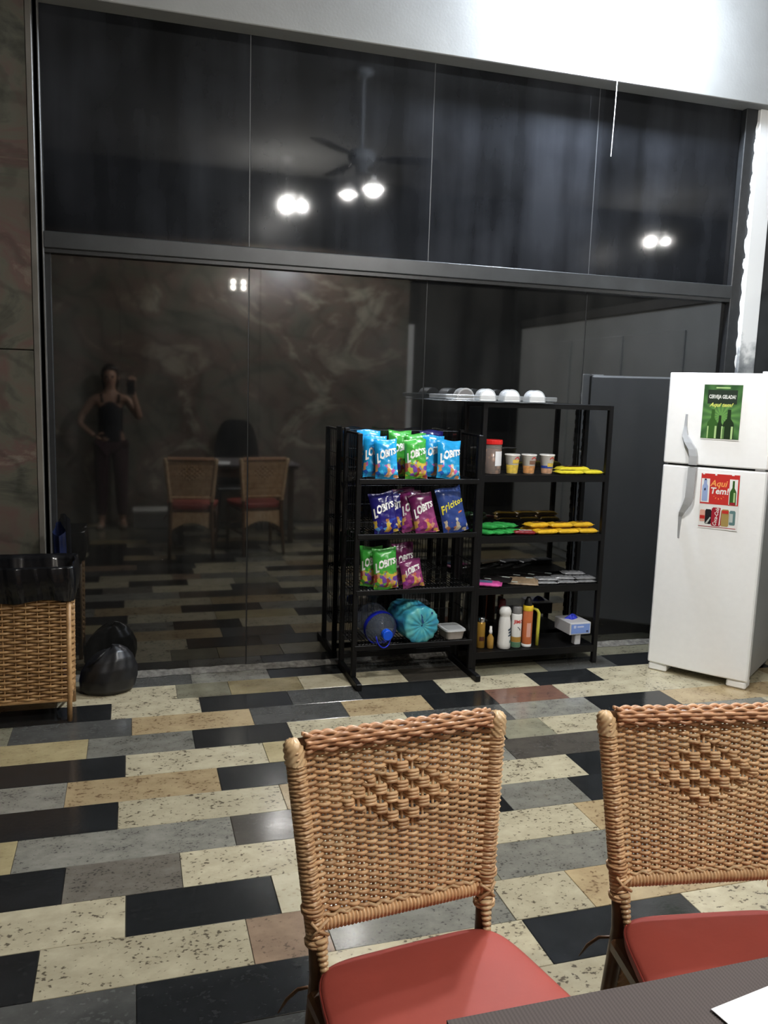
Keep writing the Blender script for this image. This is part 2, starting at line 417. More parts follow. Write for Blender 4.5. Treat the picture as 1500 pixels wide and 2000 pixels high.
for z, wd, hh in ((3.06, .009, .10), (2.98, .012, .09), (2.88, .010, .12), (2.77, .015, .11), (2.66, .013, .12), (2.55, .012, .09), (2.42, .017, .12), (2.31, .020, .07), (2.2, .012, .12), (2.08, .011, .12), (1.96, .010, .13), (1.84, .009, .11), (1.74, .012, .08)):
    poly = []
    nn = 7
    for i in range(nn+1):
        t = i/nn; poly.append((-wd*(sin(pi*t)**.6)*rnd.uniform(.6, 1.1), -hh/2+hh*t))
    poly = [(.004, -hh/2)] + poly + [(.004, hh/2)]
    MB().prism(poly, Matrix.Translation((3.503, 4.289, z)), .003).obj('paint_flake', 'flake_paint', pst)
struct(MB().box(3.625, 4.4, 4.30, 4.36, 0, 3.176).obj('wall_return', 'frame_grey'), 'dark strip of wall right of the white post', 'wall')

# partition at the right (seen in the glass), rear wall of veined marble with a doorway, both behind the camera
mat('partition_grey', (.30, .31, .30), .55, noise=.12, nscale=4)
part = struct(thing('wall_right', None, None), 'grey panelled partition along the right side', 'wall')
MB().bev(3.85, 3.95, .7, 4.2, 0, 2.25, .006).obj('partition', 'partition_grey', part)
MB().bev(3.83, 3.85, .7, 4.2, 2.17, 2.25, .004).obj('rail', 'frame_grey', part)
for y0, y1 in ((.95, 1.75), (1.79, 2.59), (2.63, 3.4)):
    MB().bev(3.835, 3.852, y0, y1, .08, 2.0, .004).obj('panel', 'partition_grey', part)
wr = struct(thing('wall_rear', None, None), 'veined marble wall behind the camera with a doorway', 'wall')
for x0, x1, z0, z1 in ((-3.2, -1.5, 0, 3.0), (-1.5, -.1, 0, 3.0), (-.1, 1.35, 0, 3.0), (1.35, 3.05, 0, 3.0)):
    MB().bev(x0+.001, x1-.001, -.62, -.58, z0, z1, .003).obj('stone_slab', 'marble_rear', wr)
MB().box(-3.2, 3.05, -.66, -.585, 3.0, 3.75).obj('upper_band', 'frame_grey', wr)
MB().bev(3.05, 3.11, -.64, -.56, 0, 2.25, .004).obj('door_frame', 'white_paint', wr)
MB().box(3.05, 4.4, -.72, -.66, 0, 3.75).obj('doorway_back', 'frame_dark', wr)
MB().box(4.4, 8.2, -.66, -.6, 0, 3.75).obj('plain_wall', 'frame_grey', wr)

# ================================================================== FRIDGE
FA = R(-53.6); FW = .53; FD = .60
fr = thing('refrigerator', 'white two-door refrigerator with grey handles standing at an angle', 'refrigerator', (2.751, 3.872, 0), FA)
mat('fridge_white', (.95, .96, .96), .28, noise=.02)
mat('fridge_side', (.84, .85, .85), .35, noise=.03)
mat('fridge_gasket', (.05, .05, .052), .5)
mat('handle_grey', (.42, .43, .44), .35, noise=.05)
MB().bev(.004, FW-.004, .06, FD, .055, 1.635, .012).obj('body', 'fridge_side', fr)
mat('fridge_shaded', (.27, .275, .27), .4, noise=.04)
MB().bev(FW-.0045, FW-.0005, .064, FD-.004, .06, 1.63, .001).obj('shade_panel', 'fridge_shaded', fr)  # thin sheet added on the right side only, its shade put into the grey
MB().box(.012, FW-.012, .05, .062, .06, 1.63).obj('gasket', 'fridge_gasket', fr)
def door(z0, z1, nm):
    mb = MB(); nu = 12
    sec = [(0, .05), (0, .012), (.008, .003)] + [(.008+(FW-.016)*i/nu, .003-.010*(1-(2*i/nu-1)**2)) for i in range(1, nu)] + [(FW-.008, .003), (FW, .012), (FW, .05)]
    zz = [(z0, .004), (z0+.006, 0), (z1-.006, 0), (z1, .004)]
    n = len(sec); vs = []
    for z, ins in zz:
        for x, y in sec: vs.append((x if 0 < x < FW else (ins*.5 if x <= 0 else FW-ins*.5), y+ins*(1 if y < .04 else 0), z))
    fs = [(j*n+i, j*n+(i+1) % n, (j+1)*n+(i+1) % n, (j+1)*n+i) for j in range(3) for i in range(n)]
    fs += [tuple(range(n))[::-1], tuple(3*n+i for i in range(n))]
    mb.add(vs, fs); o = mb.obj(nm, 'fridge_white', fr); return o
d2 = door(1.162, 1.642, 'freezer_door'); d1 = door(.045, 1.150, 'lower_door')
def handle(pts, par, lab):
    """flat grey strap handle standing off the door"""
    mb = MB(); n = len(pts); vs = []
    for x, y, z, wd in pts:
        vs += [(x-wd/2, y, z), (x+wd/2, y-.004, z), (x+wd/2, y+.014, z), (x-wd/2, y+.014, z)]
    fs = [(i*4+k, i*4+(k+1) % 4, (i+1)*4+(k+1) % 4, (i+1)*4+k) for i in range(n-1) for k in range(4)]
    fs += [(3, 2, 1, 0), tuple((n-1)*4+k for k in range(4))]
    o = mb.add(vs, fs).obj('handle', 'handle_grey', par); o['label'] = lab; return o
handle([(.108, -.004, 1.425, .012), (.108, -.008, 1.36, .016), (.112, -.02, 1.315, .03), (.135, -.034, 1.28, .04), (.162, -.044, 1.245, .042), (.172, -.048, 1.21, .042), (.172, -.048, 1.163, .042)], d2, 'curved grey strap handle')
handle([(.172, -.048, 1.149, .042), (.17, -.048, 1.05, .042), (.168, -.046, .99, .042), (.155, -.04, .95, .04), (.13, -.026, .905, .028), (.119, -.012, .88, .018), (.117, -.005, .80, .013), (.117, -.003, .76, .011)], d1, 'curved grey strap handle')
for x0 in (.006, .424):
    MB().bev(x0, x0+.1, .008, .1, .0, .042, .008).obj('foot', 'fridge_white', fr)
for x0 in (.03, .44): MB().bev(x0, x0+.06, FD-.08, FD-.02, 0, .056, .005).obj('foot', 'fridge_gasket', fr)
mat('hinge', (.6, .6, .6), .3, metal=.6)
MB().bev(FW-.06, FW-.015, .004, .05, 1.1505, 1.1615, .001).obj('hinge', 'hinge', fr)
MB().bev(FW-.07, FW-.01, .01, .09, 1.642, 1.652, .003).obj('hinge_cover', 'fridge_white', fr)

def on_fridge(x, z, off=0): # local matrix of a sheet stuck to the (slightly bowed) door
    return Matrix.Translation((2.751, 3.872, 0)) @ Matrix.Rotation(FA, 4, 'Z') @ Matrix.Translation((x, -.009-off, z))
def flat(name, poly, d, m, par, dx=0, dz=0, th=.0006):
    return MB().prism([(x+dx, z+dz) for x, z in poly], Matrix.Translation((0, -d, 0)), th).obj(name, m, par)
def rect(x0, x1, z0, z1): return [(x0, z0), (x1, z0), (x1, z1), (x0, z1)]
def flat_text(txt, size, x, z, d, m, par, bold=0, shear=0, sx=1, space=1.0, rot=0):
    v, f = text(txt, size, bold, shear, space); c, s_ = cos(rot), sin(rot)
    return MB().add([(x+(p.x*sx*c-p.y*s_), -d, z+p.x*sx*s_+p.y*c) for p in v], f).obj('lettering', m, par)
def bottle_poly(x, z, wd, h, neck=.34, sh=.62):
    a = wd/2; n_ = a*neck
    return [(x-a, z), (x+a, z), (x+a, z+h*.5), (x+a*.9, z+h*.56), (x+n_, z+h*.70), (x+n_*.9, z+h*.97), (x+n_*.9, z+h), (x-n_*.9, z+h), (x-n_*.9, z+h*.97), (x-n_, z+h*.70), (x-a*.9, z+h*.56), (x-a, z+h*.5)]
# --- green poster
def green_mat():
    m, nt, b = nodes('poster_green'); N = nt.nodes; L = nt.links
    tc = N.new('ShaderNodeTexCoord'); mp = N.new('ShaderNodeMapping'); mp.inputs['Location'].default_value = (0, 0, .02)
    L.new(tc.outputs['Object'], mp.inputs[0]); sp = N.new('ShaderNodeSeparateXYZ'); L.new(mp.outputs[0], sp.inputs[0])
    at = N.new('ShaderNodeMath'); at.operation = 'ARCTAN2'; L.new(sp.outputs[0], at.inputs[0]); L.new(sp.outputs[2], at.inputs[1])
    mu = N.new('ShaderNodeMath'); mu.operation = 'MULTIPLY'; mu.inputs[1].default_value = 14; L.new(at.outputs[0], mu.inputs[0])
    si = N.new('ShaderNodeMath'); si.operation = 'SINE'; L.new(mu.outputs[0], si.inputs[0])
    ln = N.new('ShaderNodeVectorMath'); ln.operation = 'LENGTH'; L.new(mp.outputs[0], ln.inputs[0])
    ad = N.new('ShaderNodeMath'); ad.operation = 'MULTIPLY_ADD'; ad.inputs[1].default_value = .12; ad.inputs[2].default_value = .5; L.new(si.outputs[0], ad.inputs[0])
    s2 = N.new('ShaderNodeMath'); s2.operation = 'MULTIPLY_ADD'; s2.inputs[1].default_value = -2.6; L.new(ln.outputs['Value'], s2.inputs[0]); L.new(ad.outputs[0], s2.inputs[2])
    c = ramp(N, [(.0, (.03, .085, .03)), (.3, (.08, .20, .06)), (.6, (.17, .38, .09)), (.75, (.28, .48, .12))]); L.new(s2.outputs[0], c.inputs[0])
    L.new(c.outputs[0], b.inputs['Base Color']); b.inputs['Roughness'].default_value = .3; MATS['poster_green'] = m
green_mat()
p1 = thing('poster', 'green drinks poster with three bottles taped on the freezer door', 'poster')
p1.matrix_world = on_fridge(.284, 1.441)
mat('paper_white', (.8, .8, .78), .6); mat('ink_dark', (.008, .02, .009), .6); mat('ink_white', (.8, .82, .78), .6)
mat('ink_yellow', (.72, .75, .16), .6); mat('bottle_green', (.035, .11, .02), .4); mat('bottle_dark', (.012, .03, .010), .4)
mat('bottle_shine', (.42, .6, .26), .4); mat('bottle_shine2', (.10, .22, .06), .4)
flat('sheet', rect(-.096, .096, -.142, .142), 0, 'paper_white', p1)
flat('print', rect(-.095, .095, -.136, .141), .0008, 'poster_green', p1)
flat('text_box', rect(-.074, .072, .056, .102), .0016, 'ink_dark', p1)
flat_text('CERVEJA GELADA?', .026, -.001, .079, .0024, 'ink_white', p1, bold=.0007, sx=.62)
for o_ in [p1.children[-1]]:
    for v in o_.data.vertices: v.co.z = .079+(v.co.z-.079)*1.55
flat_text('Aqui tem!', .028, -.005, .038, .0024, 'ink_yellow', p1, bold=.0006, shear=.35)
flat('top_line', rect(-.035, .035, .122, .129), .0016, 'bottle_shine', p1)
for bx, wd, h, m_ in ((-.004, .040, .120, 'bottle_dark'), (-.040, .052, .150, 'bottle_green'), (.040, .054, .150, 'bottle_dark')):
    k = .0016 if bx == -.004 else .0024
    bo = flat('bottle_print', bottle_poly(bx, -.135, wd, h), k, m_, p1)
    flat('shine', rect(bx+wd*.26, bx+wd*.44, -.134, -.07), k+.0008, 'bottle_shine', bo)
    if bx != -.004: flat('shine', rect(bx-wd*.46, bx-wd*.34, -.134, -.072), k+.0008, 'bottle_shine2' if bx > 0 else 'bottle_shine', bo)
# --- red poster
p2 = thing('poster', 'red drinks poster with bottles and a row of cans on the lower door', 'poster')
p2.matrix_world = on_fridge(.312, .982) @ Matrix.Rotation(R(-1.0), 4, 'Y')
mat('ink_red', (.56, .035, .03), .35); mat('ink_red_dark', (.34, .015, .03), .4); mat('ink_orange', (.9, .38, .1), .5)
mat('ink_blue', (.32, .42, .68), .4); mat('ink_navy', (.03, .04, .09), .4); mat('ink_gold', (.38, .27, .09), .4); mat('ink_teal', (.12, .22, .22), .4); mat('ink_black', (.015, .012, .015), .4); mat('ink_grey', (.5, .55, .52), .4); mat('ink_pink', (.75, .4, .32), .4)
flat('sheet', rect(-.098, .098, -.148, .142), 0, 'paper_white', p2)
flat('red_print', rect(-.097, .095, -.018, .141), .0008, 'ink_red', p2)
for x0, x1, h in ((-.090, -.080, .006), (-.028, -.018, .008), (.055, .068, .005)): flat('torn_edge', rect(x0, x1, .1415-h, .1415), .0016, 'paper_white', p2)
flat('white_box', rect(-.094, -.052, -.010, .115), .0016, 'paper_white', p2)
flat('white_box', rect(.047, .088, -.014, .118), .0016, 'paper_white', p2)
flat('bottle_print', [(-.086, -.004), (-.062, -.004), (-.060, .0), (-.060, .075), (-.066, .088), (-.066, .106), (-.071, .112), (-.077, .112), (-.082, .106), (-.082, .088), (-.088, .075), (-.088, 0)], .0024, 'ink_blue', p2)
flat('bottle_logo', [(-.075, .050), (-.069, .057), (-.074, .068), (-.080, .057)], .0032, 'ink_navy', p2)
flat('bottle_cap', rect(-.079, -.069, .106, .114), .0032, 'ink_navy', p2)
bo = flat('bottle_print', bottle_poly(.067, -.013, .032, .124), .0024, 'bottle_green', p2); flat('shine', rect(.070, .078, .0, .05), .0032, 'bottle_shine', bo)
flat('bottle_label', rect(.055, .079, -.013, -.002), .0032, 'ink_red_dark', p2)
flat_text('Aqui', .046, -.008, .091, .0024, 'ink_orange', p2, bold=.0009, shear=.25, sx=.95)
flat_text('Tem!', .046, -.002, .052, .0024, 'ink_white', p2, bold=.0012, shear=.15, sx=.95)
for i in range(5):
    q = R(200+35*i); cx_, cz_ = -.004+.022*cos(q), .030+.014*sin(q)
    flat('ray', [(cx_-.002, cz_), (cx_+.002, cz_), (cx_+.006*cos(q)+.002, cz_+.008*sin(q)), (cx_+.006*cos(q)-.002, cz_+.008*sin(q))], .0024, 'ink_orange', p2)
def can(x0, x1, z0, z1, m, nm='can_print'):
    b_ = (x1-x0)*.14; h = z1-z0
    return flat(nm, [(x0+b_, z0), (x1-b_, z0), (x1, z0+h*.06), (x1, z1-h*.1), (x1-b_, z1), (x0+b_, z1), (x0, z1-h*.1), (x0, z0+h*.06)], .0012, m, p2)
can(-.093, -.066, -.112, -.050, 'ink_pink'); flat('can_band', rect(-.092, -.067, -.098, -.080), .002, 'ink_red', p2)
can(-.066, -.034, -.124, -.046, 'ink_black'); flat('can_band', [(-.064, -.122), (-.052, -.122), (-.036, -.09), (-.040, -.086)], .002, 'ink_grey', p2)
can(-.034, .016, -.132, -.034, 'ink_red_dark'); flat_text('Coca-Cola', .026, -.010, -.084, .002, 'ink_white', p2, bold=.0004, shear=.3, rot=R(82), sx=.85)
flat('can_band', [(.006, -.128), (.011, -.126), (.015, -.04), (.011, -.04)], .002, 'ink_white', p2)
can(.016, .054, -.130, -.040, 'ink_gold'); flat('can_band', rect(.019, .051, -.062, -.046), .002, 'ink_red', p2)
can(.056, .086, -.120, -.044, 'ink_teal'); flat('can_band', rect(.058, .074, -.105, -.06), .002, 'ink_grey', p2)
flat('bottom_line', rect(-.097, .09, -.139, -.136), .0012, 'ink_red_dark', p2)

# ================================================================== RACKS
def rack_left():
    t = thing('wire_display_rack', 'black wire display rack holding bags of snacks', 'rack', (1.08, 3.86, 0))
    W, F, B = .645, .125, .385   # local: x 0..W, front posts y=F, rear posts y=B
    for x in (0, W):
        MB().bev(x-.014, x+.014, 0, B+.02, .0, .035, .003).obj('foot', 'rack_black', t)
        MB().bev(x-.013, x+.013, F-.013, F+.013, .035, 1.285, .003).obj('post', 'rack_black', t)
        MB().bev(x-.013, x+.013, B-.013, B+.013, .035, 1.30, .003).obj('post', 'rack_black', t)
        mb = MB()
        for i in range(5):
            y = F+(B-F)*(i+1)/6; mb.tube([(x, y, .2), (x, y, 1.285)], .002, 5)
        for i in range(9):
            z = .2+i*.1355; mb.tube([(x, F, z), (x, B, z)], .002, 5)
        mb.obj('side_grid', 'rack_black', t, kind='stuff')
        MB().bev(x-.006, x+.006, F, B, 1.275, 1.287, .002).obj('side_rail', 'rack_black', t)
    mb = MB()
    for i in range(20):
        x = W*(i+.5)/20; mb.tube([(x, B+.012, .2), (x, B+.012, 1.29)], .0018, 5)
    for i in range(12):
        z = .2+i*.099; mb.tube([(0, B+.012, z), (W, B+.012, z)], .0018, 5)
    mb.obj('back_grid', 'rack_black', t, kind='stuff')
    for z in (1.055, .775, .485, .195):
        s_ = MB().bev(.0, W, F-.016, F-.006, z-.022, z+.004, .002).obj('shelf_lip', 'rack_black', t)
        mb = MB()
        for i in range(34):
            x = .01+(W-.02)*i/33; mb.tube([(x, F-.01, z-.003), (x, B, z-.003)], .0022, 5)
        for y in (F+.04, F+.13, F+.22): mb.tube([(0, y, z-.007), (W, y, z-.007)], .0025, 5)
        mb.obj('wire_shelf', 'rack_black', t, kind='stuff')
    MB().bev(0, W, B-.01, B+.006, .05, .08, .002).obj('brace', 'rack_black', t)
    return t
rack_left()
def rack_right():
    t = thing('shelf_rack', 'black steel shelf rack beside the fridge with cups and packets', 'rack', (1.765, 4.035, 0))
    W, B = .745, .25
    for x in (0, W):
        for y in (0, B):
            MB().bev(x-.013, x+.013, y-.013, y+.013, 0, 1.455, .002).obj('post', 'rack_black', t)
        MB().bev(x-.008, x+.008, 0, B, 1.435, 1.455, .002).obj('side_rail', 'rack_black', t)
    mb = MB()
    for i in range(26): mb.box(W-.019, W-.012, B-.006, B+.006, .14+i*.05, .165+i*.05)
    mb.obj('slot_strip', 'rack_black', t, kind='stuff')
    for z in (1.455, 1.075, .745, .463, .105):
        lip = .026 if z > 1.4 else .038
        mb = MB().bev(0, W, -.012, B+.012, z-.006, z, .001).box(0, W, -.012, -.009, z-lip, z-.004).box(0, W, B+.009, B+.012, z-lip, z-.004)
        mb.obj('shelf', 'rack_black', t)
    return t
rack_right()

# ================================================================== SNACK BAGS
def bag_mat(name, top, low, blobs, split=.0):
    m, nt, b = nodes(name); N = nt.nodes; L = nt.links
    tc = N.new('ShaderNodeTexCoord'); sp = N.new('ShaderNodeSeparateXYZ'); L.new(tc.outputs['Object'], sp.inputs[0])
    n = N.new('ShaderNodeTexNoise'); n.inputs['Scale'].default_value = 28; n.inputs['Detail'].default_value = 2; L.new(tc.outputs['Object'], n.inputs['Vector'])
    vm = N.new('ShaderNodeVectorMath'); vm.operation = 'MULTIPLY'; vm.inputs[1].default_value = (1, .0, 1); L.new(tc.outputs['Object'], vm.inputs[0])
    vo = N.new('ShaderNodeTexVoronoi'); vo.inputs['Scale'].default_value = 52; L.new(vm.outputs[0], vo.inputs['Vector'])
    sr = N.new('ShaderNodeSeparateColor'); L.new(vo.outputs['Color'], sr.inputs[0])
    k = len(blobs); st = [(i/k, c) for i, c in enumerate(blobs)]
    c = ramp(N, st, 'CONSTANT'); L.new(sr.outputs[0], c.inputs[0])
    # printed area: lower part, rounded off at the sides
    ma = N.new('ShaderNodeMath'); ma.operation = 'MULTIPLY_ADD'; ma.inputs[1].default_value = .09; L.new(n.outputs['Fac'], ma.inputs[0]); L.new(sp.outputs[2], ma.inputs[2])
    mr = N.new('ShaderNodeMapRange'); mr.inputs[1].default_value = .118+split; mr.inputs[2].default_value = .112+split; L.new(ma.outputs[0], mr.inputs[0])
    m2 = N.new('ShaderNodeMapRange'); m2.inputs[1].default_value = .048; m2.inputs[2].default_value = .055; L.new(ma.outputs[0], m2.inputs[0])
    mm = N.new('ShaderNodeMath'); mm.operation = 'MULTIPLY'; L.new(mr.outputs[0], mm.inputs[0]); L.new(m2.outputs[0], mm.inputs[1])
    g = N.new('ShaderNodeMapRange'); g.inputs[1].default_value = .04; g.inputs[2].default_value = .17; L.new(sp.outputs[2], g.inputs[0])
    b0 = N.new('ShaderNodeMix'); b0.data_type = 'RGBA'; L.new(g.outputs[0], b0.inputs[0]); b0.inputs[6].default_value = (*low, 1); b0.inputs[7].default_value = (*top, 1)
    mx = N.new('ShaderNodeMix'); mx.data_type = 'RGBA'; L.new(mm.outputs[0], mx.inputs[0]); L.new(b0.outputs[2], mx.inputs[6]); L.new(c.outputs[0], mx.inputs[7])
    L.new(mx.outputs[2], b.inputs['Base Color']); b.inputs['Roughness'].default_value = .22; MATS[name] = m
BL = (.02, .30, .62)
bag_mat('bag_blue', (.015, .33, .72), (.02, .30, .58), [BL, (.05, .45, .8), (.65, .3, .12), BL, (.75, .62, .42), (.02, .12, .5), (.5, .12, .4), (.7, .75, .8)])
bag_mat('bag_green', (.05, .36, .05), (.08, .38, .05), [(.45, .5, .05), (.62, .42, .06), (.3, .06, .04), (.16, .06, .34), (.55, .55, .06), (.08, .32, .05), (.55, .25, .15), (.2, .25, .5)], .012)
bag_mat('bag_indigo', (.012, .010, .11), (.02, .015, .2), [(.02, .02, .22), (.03, .06, .4), (.6, .42, .06), (.02, .02, .2), (.5, .22, .06), (.1, .3, .65), (.02, .015, .18), (.6, .5, .25)])
bag_mat('bag_purple', (.10, .008, .06), (.34, .07, .22), [(.22, .03, .15), (.4, .07, .22), (.62, .36, .08), (.25, .03, .16), (.6, .14, .1), (.3, .05, .3), (.62, .3, .2), (.35, .06, .2)])
bag_mat('bag_navy', (.03, .06, .22), (.03, .06, .25), [(.03, .06, .26), (.03, .07, .3), (.5, .42, .3), (.03, .06, .26), (.55, .53, .45), (.35, .14, .06), (.03, .06, .26), (.04, .08, .32)])
mat('bag_ink_white', (.85, .85, .83), .3); mat('bag_ink_yellow', (.78, .70, .05), .3); mat('bag_ink_orange', (.7, .2, .06), .3)
BW, BH, BT = .122, .205, .052
def bag_y(u, v, seed):
    """front bulge of the pillow at u,v in -1..1"""
    e = max(0, 1-abs(u)**2.6)**.55 * max(0, 1-abs(v)**5)**.7
    wr = .0022*sin(9*u+seed)*sin(7*v+seed*2)+.0016*sin(17*v+5*u+seed)
    return (BT/2*e + wr*e + .0012) * 1.0
def bag(x, y, z, m, label, txt='LOBITS', rz=0, lean=0, tilt=0, sx=1, sz=1, seed=1, group='bags of snacks on the wire rack', ink='bag_ink_white', tsize=.040):
    t = thing('snack_bag', label, 'snack bag', (x, y, z), 0, group)
    t.rotation_euler = (R(lean), R(tilt), R(rz))
    nu, nv = 14, 22
    def pt(u, v, sgn):
        vv = v; edge = abs(vv) > .9
        wdt = BW/2*sx*(1-.07*(1-vv*vv)-.0*abs(vv))
        z_ = BH*sz/2*(vv+1) + .004*sin(u*3+seed)*abs(vv)
        yy = bag_y(u, vv, seed if sgn < 0 else seed+3)
        if edge: yy = .0012+.0010*sin(u*60)
        return (u*wdt, -yy if sgn < 0 else yy, z_)
    mb = MB()
    for sgn in (-1, 1):
        mb.grid(lambda a, b_: pt(a*2-1, b_*2-1, sgn), nu, nv)
    body = mb.obj('pouch', m, t, smooth=True)
    ov, of = text(txt, tsize, .0019 if txt == 'LOBITS' else .0011, .0, .95 if txt == 'LOBITS' else 1.12)
    vs = []
    for p in ov:
        xx = p.x*.82*sx; zz = .128*sz + p.y*1.25*(1.25-.45*(p.x/.05+1)/2) + p.x*.22 - .012*(p.x < -.04)
        u = max(-1, min(1, xx/(BW/2*sx*.95))); v = zz/(BH*sz/2)-1
        vs.append((xx, -bag_y(u, v, seed)-.0016, zz))
    MB().add(vs, of).obj('lettering', ink, t)
    if txt != 'LOBITS':
        MB().prism([(.0, 0), (.02, .006), (.022, .014), (.002, .009)], Matrix.Translation((.022, -BT/2-.001, .095)), .0005).obj('badge', 'bag_ink_orange', t)
    return t
ZA, ZB, ZC = 1.056, .776, .486
bag(1.181, 4.165, ZA, 'bag_blue', 'light blue snack bag standing at the back left of the top wire shelf', rz=-4, lean=-6, sx=1.02, sz=1.16, seed=2)
bag(1.188, 4.075, ZA, 'bag_blue', 'light blue snack bag half hidden behind the front left one, top wire shelf', rz=-8, lean=-7, sz=1.05, seed=3)
bag(1.235, 4.01, ZA, 'bag_blue', 'light blue snack bag at the front left of the top wire shelf', rz=-6, lean=-8, tilt=-3, sx=.98, sz=.98, seed=4)
bag(1.342, 4.15, ZA, 'bag_green', 'green snack bag at the back left of the three green ones, top shelf', rz=2, lean=-6, tilt=2, sx=1.05, sz=1.16, seed=5)
bag(1.425, 4.105, ZA, 'bag_green', 'green snack bag directly behind the front green one on the top wire shelf', rz=4, lean=-7, sx=.95, sz=1.10, seed=6)
bag(1.392, 4.01, ZA, 'bag_green', 'green snack bag at the front middle of the top wire shelf', rz=-2, lean=-8, tilt=-2, sx=.98, sz=1.0, seed=7)
bag(1.535, 4.18, ZA, 'bag_indigo', 'dark blue snack bag peeping over the light blue ones, top wire shelf', rz=3, lean=-5, sx=1.12, sz=1.17, seed=8)
bag(1.510, 4.085, ZA, 'bag_blue', 'light blue snack bag behind the front right one on the top wire shelf', rz=-4, lean=-7, sz=1.07, seed=9)
bag(1.565, 4.005, ZA, 'bag_blue', 'light blue snack bag at the front right of the top wire shelf', rz=5, lean=-9, tilt=3, sx=1.12, sz=.98, seed=10)
bag(1.245, 4.005, ZB, 'bag_indigo', 'dark indigo snack bag at the front left of the second wire shelf', rz=-5, lean=-9, tilt=-10, sx=1.08, sz=1.03, seed=11)
bag(1.315, 4.075, ZB, 'bag_indigo', 'dark indigo snack bag behind the front indigo one on the second shelf', rz=-3, lean=-7, tilt=-6, sx=1, sz=1.0, seed=12)
bag(1.375, 4.10, ZB, 'bag_purple', 'purple snack bag at the back of the second wire shelf', rz=-3, lean=-7, tilt=-4, sx=1, sz=1.08, seed=13)
bag(1.400, 4.05, ZB, 'bag_purple', 'purple snack bag in the middle of three on the second shelf', rz=-6, lean=-7, tilt=-6, sx=1, sz=1.04, seed=14)
bag(1.462, 4.0, ZB, 'bag_purple', 'purple snack bag at the front of the second wire shelf', rz=-2, lean=-10, tilt=-12, sx=1.05, sz=1.02, seed=15)
bag(1.625, 4.01, ZB, 'bag_navy', 'navy snack bag with yellow lettering on the second wire shelf', 'Fricitos', rz=4, lean=-10, tilt=-11, sx=1.2, sz=1.16, seed=16, ink='bag_ink_yellow', tsize=.038)
bag(1.19, 4.075, ZC, 'bag_green', 'green snack bag in shade at the left of the third shelf', rz=-14, lean=-6, tilt=-2, sx=.98, sz=1.02, seed=17)
bag(1.248, 4.005, ZC, 'bag_green', 'bright green snack bag at the front of the third shelf', rz=-4, lean=-8, tilt=-3, sx=1.06, sz=1.03, seed=18)
bag(1.375, 4.09, ZC, 'bag_purple', 'dark purple snack bag standing at the back of the third shelf', rz=2, lean=-6, tilt=-3, sx=1.0, sz=1.08, seed=19)
bag(1.405, 4.02, ZC, 'bag_purple', 'purple snack bag slumped at the front right of the third shelf', rz=6, lean=-14, tilt=-7, sx=1.02, sz=.72, seed=20, tsize=.032)

# ---- bottom of the wire rack: water jug, rolled bin bags, food tub
mat('jug_clear', (.25, .3, .4), .06, alpha=.16, spec=.9); mat('jug_blue', (.01, .02, .42), .25); mat('jug_blue_bright', (.01, .10, .75), .3)
jt = thing('water_jug', 'clear water jug with blue cap lying on the bottom wire shelf', 'jug', (1.222, 4.20, .285), 0)
jt.rotation_euler = (R(97), 0, R(6))
MB().lathe([(.02, 0), (.078, .003), (.088, .012), (.088, .05), (.084, .056), (.088, .062), (.088, .15), (.084, .17), (.07, .198), (.046, .216), (.026, .224), (.022, .24)], 24).obj('jug_body', 'jug_clear', jt, smooth=True)
MB().lathe([(.0885, .165), (.0895, .158), (.0895, .138), (.0885, .132)], 24, cap=False).obj('neck_band', 'jug_blue', jt, smooth=True)
MB().lathe([(.024, .226), (.0275, .228), (.0275, .255), (.025, .258)], 18).obj('cap', 'jug_blue_bright', jt)
hp = [(-.030+.0*k, 0, 0) for k in range(1)]
arc = [(.040*cos(R(a))-.012, -.012-.058*abs(sin(R(a))), .226+.022*sin(R(a))) for a in range(0, 181, 15)]
MB().tube(arc, .004, 6).obj('handle', 'jug_blue', jt, smooth=True)
def roll_mat():
    m, nt, b = nodes('roll_teal'); N = nt.nodes; L = nt.links
    tc = N.new('ShaderNodeTexCoord'); n = N.new('ShaderNodeTexNoise'); n.inputs['Scale'].default_value = 12; n.inputs['Detail'].default_value = 4; L.new(tc.outputs['Object'], n.inputs['Vector'])
    c = ramp(N, [(.35, (.03, .18, .38)), (.5, (.05, .36, .48)), (.68, (.16, .52, .48))]); L.new(n.outputs['Fac'], c.inputs[0])
    L.new(c.outputs[0], b.inputs['Base Color']); b.inputs['Roughness'].default_value = .3; b.inputs['Subsurface Weight'].default_value = .0; MATS['roll_teal'] = m
roll_mat()
rl = thing('rolled_bin_bags', 'teal roll of plastic bags lying on the bottom wire shelf', 'plastic roll', (1.405, 4.235, .302), 0)
rl.rotation_euler = (R(93), 0, R(8))
mb = MB(); nn = 40
def rollpt(u, v):
    q = 2*pi*u; zz = v
    if v < .7:
        rr = .098+.004*sin(q*3+v*9)+.003*sin(q*11); z_ = .26*v/.7
        rr *= .75+.25*min(1, v/.35)
    else:
        k = (v-.7)/.3; k = min(1, max(0, k)); rr = .099*(1-k)**.8+.004*(1-k)*sin(q*14)+.012*k*(1-k); z_ = .26+.022*sin(k*pi*.55)-.020*k*k+.004*sin(q*14)*(1-k)*k*3
    return (rr*cos(q), rr*sin(q), z_)
mb.grid(rollpt, 56, 30)
mb.obj('roll', 'roll_teal', rl, smooth=True)
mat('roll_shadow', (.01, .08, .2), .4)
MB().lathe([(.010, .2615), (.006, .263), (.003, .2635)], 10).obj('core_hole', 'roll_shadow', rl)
mat('roll_print', (.012, .07, .22), .5)
